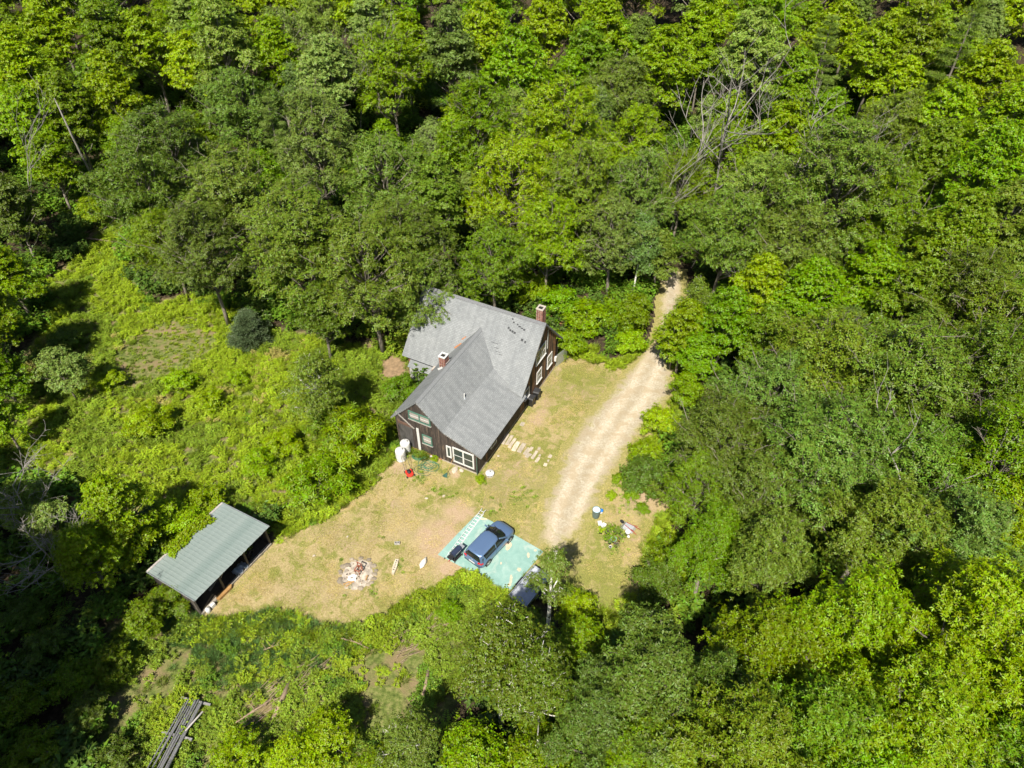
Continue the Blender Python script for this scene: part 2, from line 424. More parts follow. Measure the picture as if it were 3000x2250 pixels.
ep = link('dirt_patch', MB().prism([(eb[0] + math.cos(6.283 * i / 22) * rr0.uniform(1.5, 2.3), eb[1] + math.sin(6.283 * i / 22) * rr0.uniform(1.7, 2.6)) for i in range(22)], -.3, float(terrain(np.array(eb[0]), np.array(eb[1]))) + .06).mesh('dirt_patch', pm('bare_orange_earth', (.27, .185, .105), 1, var=.35, scale=2.5, bmp=.5, detail=7)))
tag(ep, 'bare reddish earth beside the lean-to', None, None, 'structure')
tag(dr, 'pale sandy dirt driveway running up into the trees', None, None, 'structure')

# ------------------------------------------------------------------ building materials
def shingle_material(name='roof_shingles'):
    m, nt, b = new_mat(name)
    uv = nt.nodes.new('ShaderNodeTexCoord').outputs['UV']
    br = nt.nodes.new('ShaderNodeTexBrick')
    br.inputs['Scale'].default_value = 1; br.inputs['Brick Width'].default_value = .31; br.inputs['Row Height'].default_value = .145
    br.inputs['Mortar Size'].default_value = .012; br.inputs['Mortar Smooth'].default_value = .4; br.offset = .5
    br.inputs['Color1'].default_value = (.24, .252, .258, 1); br.inputs['Color2'].default_value = (.29, .302, .308, 1); br.inputs['Mortar'].default_value = (.17, .178, .185, 1)
    nt.links.new(uv, br.inputs['Vector'])
    wv = noise(nt, .35, 4, 'UV'); st = noise(nt, 1.6, 4, 'UV', stretch=(1.6, .25, 1))
    c = mix(nt, ramp(nt, wv, [(.35, (.82, .82, .82)), (.7, (1.1, 1.1, 1.1))]), (0, 0, 0), br.outputs[0])
    c = mix(nt, 1.0, br.outputs[0], ramp(nt, wv, [(.3, (.84, .85, .86)), (.7, (1.0, 1.0, 1.0))]), 'MULTIPLY')
    c = mix(nt, 1.0, c, ramp(nt, st, [(.3, (.76, .77, .78)), (.65, (1, 1, 1))]), 'MULTIPLY')
    gr_ = noise(nt, 60, 2, 'UV')
    c = mix(nt, 1.0, c, ramp(nt, gr_, [(.3, (.9, .9, .9)), (.7, (1.06, 1.06, 1.06))]), 'MULTIPLY')
    nt.links.new(c, b.inputs['Base Color']); b.inputs['Roughness'].default_value = .92
    bump(nt, b, br.outputs['Fac'], -.5, .02)
    return m
def wood_material(name, dark, mid, lite, scale=1.0):
    m, nt, b = new_mat(name)
    oi = nt.nodes.new('ShaderNodeObjectInfo')
    g = nt.nodes.new('ShaderNodeTexCoord').outputs['Object']
    va = nt.nodes.new('ShaderNodeVectorMath'); va.operation = 'ADD'
    cmb = nt.nodes.new('ShaderNodeCombineXYZ'); nt.links.new(math_n(nt, 'MULTIPLY', oi.outputs['Random'], 40.), cmb.inputs[2])
    nt.links.new(g, va.inputs[0]); nt.links.new(cmb.outputs[0], va.inputs[1])
    f = noise(nt, 3 * scale, 6, vec=va.outputs[0], stretch=(4, 4, .5), rough=.7); f2 = noise(nt, .8 * scale, 3, vec=va.outputs[0], stretch=(2, 2, .8))
    c = ramp(nt, math_n(nt, 'ADD', math_n(nt, 'MULTIPLY', f, .6), math_n(nt, 'MULTIPLY', f2, .4)), [(.36, dark), (.52, mid), (.70, lite)])
    c = mix(nt, 1.0, c, oi.outputs['Color'], 'MULTIPLY')
    nt.links.new(c, b.inputs['Base Color']); b.inputs['Roughness'].default_value = .85
    bump(nt, b, f, .5, .02)
    return m
M_SHINGLE = shingle_material()
M_BOARD = wood_material('weathered_boards', (.018, .015, .014), (.046, .039, .036), (.16, .125, .09))
M_GREY = wood_material('grey_timber', (.15, .14, .13), (.30, .28, .26), (.45, .43, .40))
M_BRICK = None
def brick_material():
    m, nt, b = new_mat('chimney_brick')
    f = noise(nt, 25, 3)
    oi = nt.nodes.new('ShaderNodeObjectInfo')
    c = ramp(nt, f, [(.3, (.19, .082, .062)), (.7, (.30, .145, .11))])
    c = mix(nt, 1.0, c, oi.outputs['Color'], 'MULTIPLY')
    nt.links.new(c, b.inputs['Base Color']); b.inputs['Roughness'].default_value = .9
    return m
M_BRICK = brick_material()
M_MORTAR = pm('mortar', (.45, .40, .35), .95, scale=20)
M_WHITE = pm('white_paint', (.62, .62, .61), .5, var=.08, scale=8)
M_GREEN = pm('green_trim_paint', (.07, .17, .13), .6, var=.2)
M_GLASS, _nt, _b = new_mat('window_glass')
_b.inputs['Base Color'].default_value = (.035, .05, .05, 1); _b.inputs['Roughness'].default_value = .06; _b.inputs['Specular IOR Level'].default_value = .7
M_CURTAIN = pm('pale_blind', (.33, .30, .28), .8, var=.15)
M_DARK = pm('dark_inner_wall', (.02, .018, .016), .9)
M_STONE = pm('pale_stone', (.42, .37, .30), .95, scale=5, bmp=.6, var=.3, objcol=True)
M_CONC = pm('grey_concrete', (.42, .40, .37), .95, scale=6, bmp=.4, var=.3, objcol=True)
M_BLACK = pm('black_plastic', (.022, .022, .024), .45, var=.2)
M_STEEL = pm('galvanised_steel', (.52, .55, .58), .45, .6, var=.15)
M_ALU = pm('aluminium', (.74, .75, .76), .4, .2, var=.1)
M_RUST = pm('rusty_flashing', (.36, .15, .06), .9, var=.4, objcol=True)

# ------------------------------------------------------------------ the house
house = thing('house', 'weathered dark board house with grey shingle roof and catslide front wing', 'house', (*HOUSE_F, 0), HOUSE_RZ)
def uv_plane(o, origin, du, dv):
    me = o.data; uvl = me.uv_layers.new(name='UVMap')
    O, U_, V_ = Vector(origin), Vector(du).normalized(), Vector(dv).normalized()
    for l in me.loops:
        p = me.vertices[l.vertex_index].co - O
        uvl.data[l.index].uv = (p.dot(U_), p.dot(V_))
def roof_plane(pts, th, parent, name='roof_slope', du=(1, 0, 0), dv=None):
    p = [Vector(q) for q in pts]
    mb = MB().slab(p, th); o = mb.build(name, M_SHINGLE, parent)
    n = (p[1] - p[0]).cross(p[2] - p[0]).normalized()
    uv_plane(o, p[0], du, n.cross(Vector(du)))
    return o
RB, RZ_, EFB, EFZ, ERB, ERZ = 12.05, 7.70, 7.50, 2.55, 16.1, 3.15       # main ridge / front eave / rear eave (y, z)
XL, XR = -12.3, .33
WRX, WRZ = -5.45, 6.15                                                    # wing ridge
WBX, WBZ = -3.10, 3.80                                                    # pitch break of the catslide
WEX, WEZ = .50, 2.45
WLX, WLZ = -8.30, 3.10
def main_y(z): return EFB + (z - EFZ) * (RB - EFB) / (RZ_ - EFZ)
roof = bpy.data.objects.new('roof', None); roof.parent = house; COL.objects.link(roof)
roof_plane([(XL, EFB, EFZ), (XR, EFB, EFZ), (XR, RB, RZ_), (XL, RB, RZ_)], .12, roof)
roof_plane([(XR, ERB, ERZ), (XL, ERB, ERZ), (XL, RB, RZ_ - .003), (XR, RB, RZ_ - .003)], .12, roof)
YF = -.15
dz_ = .006
roof_plane([(WLX, YF, WLZ), (WRX, YF, WRZ), (WRX, main_y(WRZ) + .4, WRZ), (WLX, main_y(WLZ) + .5, WLZ)], .11, roof, du=(0, 1, 0))
roof_plane([(WRX, YF, WRZ - dz_), (WBX, YF, WBZ), (WBX, main_y(WBZ) + .5, WBZ), (WRX, main_y(WRZ) + .4, WRZ - dz_)], .11, roof, du=(0, 1, 0))
roof_plane([(WBX, YF, WBZ - .004), (WEX, YF, WEZ), (WEX, EFB + .5, WEZ), (WBX, main_y(WBZ) + .5, WBZ - .004)], .11, roof, du=(0, 1, 0))
# the flap of main roof that laps over the catslide near the right eave
zx = lambda x: WBZ + (WEZ - WBZ) * (x - WBX) / (WEX - WBX)
roof_plane([(-1.15, EFB - .02, zx(-1.15) + .14), (XR + .02, EFB - .08, zx(XR) + .17), (XR + .02, EFB + 1.0, EFZ + 1.16), (-1.15, EFB + 1.05, EFZ + 1.22)], .12, roof, 'roof_flap')
# ridge caps
for a, b_ in (((XL, RB, RZ_ + .02), (XR, RB, RZ_ + .02)), ((WRX, YF, WRZ + .015), (WRX, main_y(WRZ) - .05, WRZ + .015))):
    rb = MB(); d = Vector((0, .2, -.2)) if a[0] != b_[0] else Vector((.2, 0, -.2)); d2 = Vector((-d.x, -d.y, d.z))
    A, B_ = Vector(a), Vector(b_)
    n1 = Vector((0, 0, .03))
    rb.add([A + d, A, B_, B_ + d, A + d2, B_ + d2, A + d + n1, A + n1, B_ + n1, B_ + d + n1, A + d2 + n1, B_ + d2 + n1],
           [(6, 7, 8, 9), (7, 10, 11, 8), (0, 3, 2, 1), (1, 2, 5, 4), (0, 6, 9, 3), (4, 5, 11, 10), (0, 1, 7, 6), (1, 4, 10, 7), (2, 3, 9, 8), (5, 2, 8, 11)])
    rb.build('ridge_cap', pm('ridge_cap_shingle', (.16, .165, .175), .9, var=.3, scale=12) if a[0] != b_[0] else pm('ridge_cap_grey', (.22, .23, .24), .9, var=.2, scale=12), roof)
# worn, lifted shingles and rust stains on the slopes
sl_m = Vector((0, RB - EFB, RZ_ - EFZ)).normalized(); nm_m = Vector((0, -sl_m.z, sl_m.y))
M_TAB = pm('torn_shingle', (.05, .052, .056), .95, var=.3)
def on_main(x, y, off=.006): return Vector((x, y, EFZ + (y - EFB) * (RZ_ - EFZ) / (RB - EFB))) + nm_m * off
for i, (x, y, w_, h_) in enumerate([(-2.9, 11.15, .12, .14), (-2.68, 11.05, .14, .14), (-2.45, 11.02, .13, .15), (-2.22, 10.98, .15, .14), (-2.6, 11.55, .12, .12), (-2.2, 11.5, .1, .1), (-1.95, 11.42, .16, .1), (-1.7, 11.36, .16, .09),
                                    (-1.45, 11.32, .14, .13), (-1.36, 10.72, .16, .17), (-1.02, 10.66, .12, .16), (-3.75, 10.05, .5, .03), (-3.45, 9.8, .3, .035), (-3.2, 9.62, .35, .03), (-2.9, 9.5, .3, .03), (-2.8, 11.72, .12, .11)]):
    p = on_main(x, y); a = Vector((w_ * .7, 0, 0)); b_ = sl_m * h_ * .65
    MB().slab([p - a - b_, p + a - b_, p + a + b_, p - a + b_], .004).build('torn_shingle', M_TAB, roof)
# walls: dark cores behind the boards
def wtop(a):                                                             # underside of wing roof over the front wall (a = metres left of the right corner)
    x = -a
    if x > WBX: z = WBZ + (WEZ - WBZ) * (x - WBX) / (WEX - WBX)
    elif x > WRX: z = WRZ + (WBZ - WRZ) * (x - WRX) / (WBX - WRX)
    else: z = WLZ + (WRZ - WLZ) * (x - WLX) / (WRX - WLX)
    return z - .16
def gtop(y):
    z = EFZ + (y - EFB) * (RZ_ - EFZ) / (RB - EFB) if y < RB else ERZ + (ERB - y) * (RZ_ - ERZ) / (ERB - RB)
    return z - .19
def wall_core(name, outline, o, ux, th):
    """outline in (u, z); o + u*ux; thickness th along the inward normal"""
    ux = Vector(ux); n = Vector(th)
    k = len(outline); V = [Vector(o) + ux * u + Vector((0, 0, z)) for u, z in outline]
    mb = MB(); mb.add(V + [q + n for q in V], [tuple(range(k)), tuple(range(2 * k - 1, k - 1, -1))] + [(i, k + i, k + (i + 1) % k, (i + 1) % k) for i in range(k)])
    return mb.build(name, M_DARK, house)
fw = [(0, .1), (0, wtop(0)), (3.1, wtop(3.1)), (5.45, wtop(5.45)), (7.85, wtop(7.85)), (7.85, .1)]
wall_core('wall', fw, (0, .02, 0), (-1, 0, 0), (0, .1, 0))
wall_core('wall', [(0, .1), (0, wtop(0) - .02), (7.9, wtop(0) - .02), (7.9, .1)], (-.02, 0, 0), (0, 1, 0), (-.1, 0, 0))
wall_core('wall', [(0, .1), (0, wtop(7.85)), (8, wtop(7.85)), (8, .1)], (-7.83, 0, 0), (0, 1, 0), (.1, 0, 0))
mg = [(7.9, .1), (7.9, gtop(7.9)), (RB, gtop(RB)), (15.2, gtop(15.2)), (15.2, .1)]
wall_core('wall', mg, (-.02, 0, 0), (0, 1, 0), (-.1, 0, 0))
wall_core('wall', mg, (-11.95, 0, 0), (0, 1, 0), (.1, 0, 0))
wall_core('wall', [(0, .1), (0, gtop(15.2)), (11.9, gtop(15.2)), (11.9, .1)], (0, 15.18, 0), (-1, 0, 0), (0, -.1, 0))
wall_core('wall', [(7.85, .1), (7.85, gtop(7.9)), (11.9, gtop(7.9)), (11.9, .1)], (0, 7.92, 0), (-1, 0, 0), (0, .1, 0))
# vertical boards, each one its own piece
rb_ = random.Random(3)
def board_row(o, ux, nrm, u0, u1, top, brown=0.0, z0=.16, wmean=.2, brk=None):
    o, ux, nrm = Vector(o), Vector(ux), Vector(nrm)
    u = u0
    while u < u1 - .03:
        wd = min(rb_.uniform(.8, 1.2) * wmean, u1 - u)
        pr = rb_.uniform(.022, .034)
        tops = [(u + .004, top(u + .004)), (u + wd - .004, top(u + wd - .004))]
        if brk and u < brk < u + wd: tops = [(u + .004, min(top(u), top(brk))), (u + wd - .004, min(top(u + wd), top(brk)))]
        zb = z0 + rb_.uniform(-.03, .02)
        p = []
        for zz in (lambda t: zb, lambda t: t[1]):
            for t, d in ((tops[0], 0), (tops[1], 0), (tops[1], 1), (tops[0], 1)):
                p.append(o + ux * t[0] + nrm * (pr * (1 - d)) + Vector((0, 0, zz(t))))
        k = rb_.uniform(.7, 1.25)
        br = rb_.random() < brown
        c = (k * 4.4, k * 2.7, k * 1.6) if br and rb_.random() < .55 else (k * 1.15, k * 1.05, k)
        MB().hexa(p).build('board', M_BOARD, house, color=c)
        u += wd
board_row((0, .018, 0), (-1, 0, 0), (0, -1, 0), 0, 7.85, wtop, .16, brk=5.45)
board_row((-.018, 0, 0), (0, 1, 0), (1, 0, 0), 0, 7.85, lambda u: wtop(0) - .02, .1)
board_row((-.018, 0, 0), (0, 1, 0), (1, 0, 0), 7.85, 15.2, gtop, .75, brk=RB)
board_row((-7.832, 0, 0), (0, 1, 0), (-1, 0, 0), 0, 7.85, lambda u: wtop(7.85) - .02, .2, wmean=.3)
board_row((0, 7.918, 0), (-1, 0, 0), (0, -1, 0), 7.95, 11.9, lambda u: gtop(7.9), .2, wmean=.3)
# foundation
fd = MB()
fd.box((-3.9, .07, .06), (7.7, .2, .24)); fd.box((-.07, 7.7, .06), (.2, 14.9, .24)); fd.box((-11.88, 11.5, .06), (.2, 7.3, .24)); fd.box((-9.8, 8.02, .06), (4.1, .2, .24)); fd.box((-7.78, 4.0, .06), (.2, 7.6, .24))
fd.build('foundation', M_STONE, house)
MB().box((-5.05, -.06, .17), (3.2, .04, .09)).build('sill_board', M_RUST, house)
MB().box((-4.35, -.12, .1), (1.05, .1, .1)).build('drain_pipe', M_WHITE, house)
# windows
def window(o, ux, nrm, u0, u1, z0, z1, cols, mat, fr=.09, curtain=0.0, rails=1, mull=0, sill=None):
    """cols sashes side by side; frame proud of the boards, panes recessed in it"""
    o, ux, nrm = Vector(o), Vector(ux), Vector(nrm); up = Vector((0, 0, 1))
    M3 = Matrix((ux, nrm, up)).transposed()
    def B(mb, ua, ub, za, zb, d0, d1): return mb.box(o + ux * (ua + ub) / 2 + up * (za + zb) / 2 + nrm * (d0 + d1) / 2, (ub - ua, d1 - d0, zb - za), M=M3)
    f = MB()
    B(f, u0, u0 + fr, z0, z1, 0, .07); B(f, u1 - fr, u1, z0, z1, 0, .07); B(f, u0 + fr, u1 - fr, z0, z0 + fr, 0, .069); B(f, u0 + fr, u1 - fr, z1 - fr, z1, 0, .069)
    cw = (u1 - u0 - fr) / cols
    for i in range(1, cols): B(f, u0 + i * cw, u0 + i * cw + fr, z0 + fr, z1 - fr, 0, .068)
    fo = f.build('window', mat, house)
    for i in range(cols):
        a, b_ = u0 + fr + i * cw, u0 + (i + 1) * cw
        zs = np.linspace(z0 + fr, z1 - fr, rails + 2)
        for j in range(rails + 1):
            g = MB(); B(g, a + .001, b_ - .001, zs[j] + .02, zs[j + 1] - .02, .028, .038); g.build('pane', M_GLASS, fo)
            if rails and j < rails:
                r_ = MB(); B(r_, a, b_, zs[j + 1] - .025, zs[j + 1] + .025, .02, .052); r_.build('sash_rail', M_WHITE, fo)
            if curtain and j >= rails * (1 - curtain) - .01:
                g = MB(); B(g, a + .02, b_ - .02, zs[j] + (.1 if j == 0 else .04), zs[j + 1] - .04, .040, .046); g.build('blind', M_CURTAIN, fo)
            for k in range(1, mull + 1):
                t = a + (b_ - a) * k / (mull + 1)
                q = MB(); B(q, t - .012, t + .012, zs[j], zs[j + 1], .036, .05); q.build('glazing_bar', M_WHITE, fo)
    if sill:
        s_ = MB(); B(s_, u0 - .05, u1 + .05, z0 - .04, z0 + .012, 0, .12); s_.build('sill', M_WHITE if mat is M_WHITE else M_GREY, fo)
    return fo
FO, FU, FN = (0, -.004, 0), (-1, 0, 0), (0, -1, 0)
window(FO, FU, FN, .30, 2.32, .55, 2.34, 2, M_WHITE, .13)
window(FO, FU, FN, 2.45, 2.94, .82, 2.2, 1, M_WHITE, .13, rails=0)
window(FO, FU, FN, 4.30, 5.28, 1.34, 2.42, 1, M_GREEN, .1, curtain=1, rails=1, sill=True)
window(FO, FU, FN, 4.27, 6.4, 3.78, 4.74, 2, M_GREEN, .12, curtain=1, rails=1, sill=True)
RO, RU, RN = (.006, 0, 0), (0, 1, 0), (1, 0, 0)
window(RO, RU, RN, 10.75, 12.8, 3.66, 5.15, 2, M_WHITE, .08, rails=1, mull=2, sill=True)
window(RO, RU, RN, 13.3, 14.32, 1.3, 2.75, 1, M_WHITE, .08, rails=1, mull=2, sill=True)
window(RO, RU, RN, 11.04, 12.06, 1.25, 2.6, 1, M_WHITE, .08, rails=1, mull=2, sill=True)
window(RO, RU, RN, 8.55, 9.5, 1.2, 2.3, 1, M_WHITE, .08, rails=1, sill=True)
window(RO, RU, RN, 2.2, 3.2, 1.0, 2.0, 1, M_WHITE, .08, rails=1)
# trims on the front and right walls
MB().box((-5.67, -.045, 1.55), (.24, .03, 2.75)).build('corner_trim', M_WHITE, house)
dp = MB(); dp.box((-6.9, -.03, 1.4), (1.36, .03, 2.55)); dp.build('weathered_panel', pm('dark_weathered_panel', (.075, .07, .068), .7, var=.35, scale=2, stretch=(3, 1, .6)), house)
MB().box((-6.9, -.04, 2.85), (1.36, .05, .3)).build('rusty_panel', pm('brown_panel', (.13, .075, .055), .85, var=.3), house)
MB().bar((-7.75, -.06, 4.02), (-6.0, -.06, 2.72), .05, .12).build('brace_trim', M_GREY, house)
MB().box((.03, 13.2, 5.0), (.03, .1, 2.2)).build('downpipe', M_WHITE, house)
MB().tube([(-.02, -.08, 2.2), (-.03, -.09, .1)], .035, 8).build('downpipe', pm('green_pipe', (.06, .13, .1), .6), house)
# fascia / rake boards
fb = MB()
fb.bar((XR - .02, EFB + .1, EFZ - .03), (XR - .02, RB, RZ_ - .13), .03, .18); fb.bar((XR - .02, RB, RZ_ - .13), (XR - .02, ERB, ERZ - .12), .03, .18)
fb.build('rake_board', M_BOARD, house, color=(1.3, 1.1, .95))
fb = MB(); fb.bar((WEX - .04, YF + .05, WEZ - .16), (WEX - .04, EFB, WEZ - .16), .04, .14); fb.build('gutter_board', M_BOARD, house, color=(.8, .8, .8))
fb = MB(); fb.bar((-3.05, YF + .02, WBZ - .13), (.42, YF + .02, WEZ - .1), .02, .07); fb.build('rake_board', M_GREY, house, color=(1.4, 1.3, 1.2))
for yy in (8.4, 10.6, 13.6, 15.7):
    MB().bar((-.03, yy, gtop(yy) + .03), (XR - .05, yy, gtop(yy) + .03), .1, .1).build('rafter_end', M_BOARD, house, color=(1.6, 1.2, 1))
for xx in (-.2, -4, -8, -11.8):
    MB().box((xx, 15.95, 1.45), (.14, .14, 2.9)).build('porch_post', M_BOARD, house, color=(1.2, 1.1, 1))
# lean-to on the left of the main wall
lt = MB().slab([(-11.55, 7.15, 1.72), (-8.6, 7.15, 1.72), (-8.6, 8.2, 2.25), (-11.65, 8.2, 2.25)], .07).build('lean_to_roof', M_SHINGLE, house); uv_plane(lt, (-11.5, 7.15, 1.7), (1, 0, 0), (0, 1, .5))
lw = MB(); lw.hexa([(-11.45, 7.3, .05), (-8.7, 7.3, .05), (-8.7, 7.9, .05), (-11.45, 7.9, .05), (-11.45, 7.3, 1.7), (-8.7, 7.3, 1.7), (-8.7, 7.9, 1.95), (-11.45, 7.9, 1.95)])
lw.build('lean_to_wall', pm('whitewashed_boards', (.45, .44, .43), .9, var=.5, scale=3, stretch=(4, 4, .7)), house)
# chimneys: brick by brick
def chimney(x, y, z0, z1, sx, sy, mortar_cap, cap=True):
    c = bpy.data.objects.new('chimney', None); c.parent = house; c.location = (x, y, 0); COL.objects.link(c)
    MB().box((0, 0, (z0 + z1) / 2), (sx - .03, sy - .03, z1 - z0)).build('mortar_core', M_MORTAR, c)
    h, L = .082, .225
    base = MB().box((0, 0, 0), (L - .014, .1, h - .014)).mesh('brick', M_BRICK)
    n = int((z1 - z0) / h)
    for i in range(n):
        z = z0 + (i + .5) * h
        for side in range(4):
            wdt, dep = (sx, sy) if side % 2 == 0 else (sy, sx)
            m = max(1, round(wdt / L)); st = wdt / m
            for j in range(m):
                u = -wdt / 2 + (j + .5) * st
                if i % 2: u += st * .25 * (1 if side < 2 else -1)
                a = side * math.pi / 2
                lx_, ly_ = u, -dep / 2 + .045 - random.uniform(0, .006)
                k = random.uniform(.65, 1.3)
                link('brick', base, c, (lx_ * math.cos(a) - ly_ * math.sin(a), lx_ * math.sin(a) + ly_ * math.cos(a), z), (0, 0, a), (k, k * random.uniform(.9, 1.1), k), (st / L * .97 * (.8 if i % 2 else 1), 1, 1))
    if cap:
        mb = MB()
        for (cx, cy, dx_, dy_) in ((0, -sy / 2 + .04, sx + .06, .14), (0, sy / 2 - .04, sx + .06, .14), (-sx / 2 + .04, 0, .14, sy - .22), (sx / 2 - .04, 0, .14, sy - .22)):
            mb.box((cx, cy, z1 + .04), (dx_, dy_, .09))
        mb.build('chimney_cap', mortar_cap, c)
        MB().box((0, 0, z1 + .003), (sx - .2, sy - .2, .01)).build('flue', M_DARK, c)
    return c
chimney(-6.25, 5.5, 4.9, 6.42, .62, .62, M_WHITE)
chimney(-8.45, 7.35, .1, 2.62, .7, .5, M_BRICK, False)
chimney(-.55, 12.75, 6.3, 8.6, .62, .66, M_MORTAR)
MB().tube([(-3.37, 3.92, 3.6), (-3.37, 3.92, 4.55)], .05, 10).build('vent_pipe', M_WHITE, roof)
MB().lathe([(.15, 3.98), (.06, 4.12)], 10, (-3.37, 3.92, 0)).build('vent_flashing', M_STEEL, roof)
fl = MB(); fl.bar((-5.98, 5.25, 5.72), (-5.98, 6.0, 5.72), .3, .02, (-.7, 0, .7)); fl.bar((-6.65, 5.1, 5.02), (-6.15, 5.05, 5.5), .02, .18); fl.build('chimney_flashing', M_WHITE, roof)
for (p, dv, lw_, ww) in ((on_main(-7.1, 9.2, .007), sl_m, .8, .16), (on_main(-6.75, 9.75, .007), sl_m, .5, .12)):
    s_ = Vector((-.45, 0, 0)) ; t_ = (sl_m * .6 + Vector((.5, 0, 0))).normalized(); n_ = nm_m.cross(t_)
    MB().slab([p - t_ * lw_ / 2 - n_ * ww / 2, p + t_ * lw_ / 2 - n_ * ww / 3, p + t_ * lw_ / 2 + n_ * ww / 3, p - t_ * lw_ / 2 + n_ * ww / 2], .003).build('rust_stain', M_RUST, roof)
# steel bulkhead sheet and meter at the back right corner
bk = MB(); bk.bar((.1, 15.25, .75), (.5, 16.9, .75), .03, 1.5); bk.build('metal_screen', M_STEEL, house)
MB().box((.12, 15.05, 1.25), (.2, .22, .5)).build('electric_meter', M_WHITE, house)

# ------------------------------------------------------------------ plants
def unit(a): return a / (np.linalg.norm(a, axis=-1, keepdims=True) + 1e-9)
def leaf_faces(P, D, N, L, W, fold=.18, rng=RNG):
    """rhombic leaves folded along the midrib: base P, direction D, normal N, length L, width W (arrays)"""
    n = len(P); D = unit(D); S = unit(np.cross(D, N)); Nn = np.cross(S, D)
    L = np.broadcast_to(np.asarray(L, float), (n,))[:, None]; W = np.broadcast_to(np.asarray(W, float), (n,))[:, None]
    mid = P + D * L * .48
    V = np.stack([P, mid + S * W / 2 + Nn * W * fold, P + D * L - Nn * L * .08, mid - S * W / 2 + Nn * W * fold], 1).reshape(-1, 3)
    i = np.arange(n)[:, None] * 4
    T = np.concatenate([i + np.array([[0, 1, 2]]), i + np.array([[0, 2, 3]])], 1).reshape(-1, 3)
    return V, T
def leaf_mesh(name, P, D, N, L, W, mat=None, rng=RNG, fold=.18):
    V, T = leaf_faces(P, D, N, L, W, fold)
    return mesh_np(name, V, T, mat or M_LEAF, {'lv': np.repeat(rng.random(len(P)), 4)})

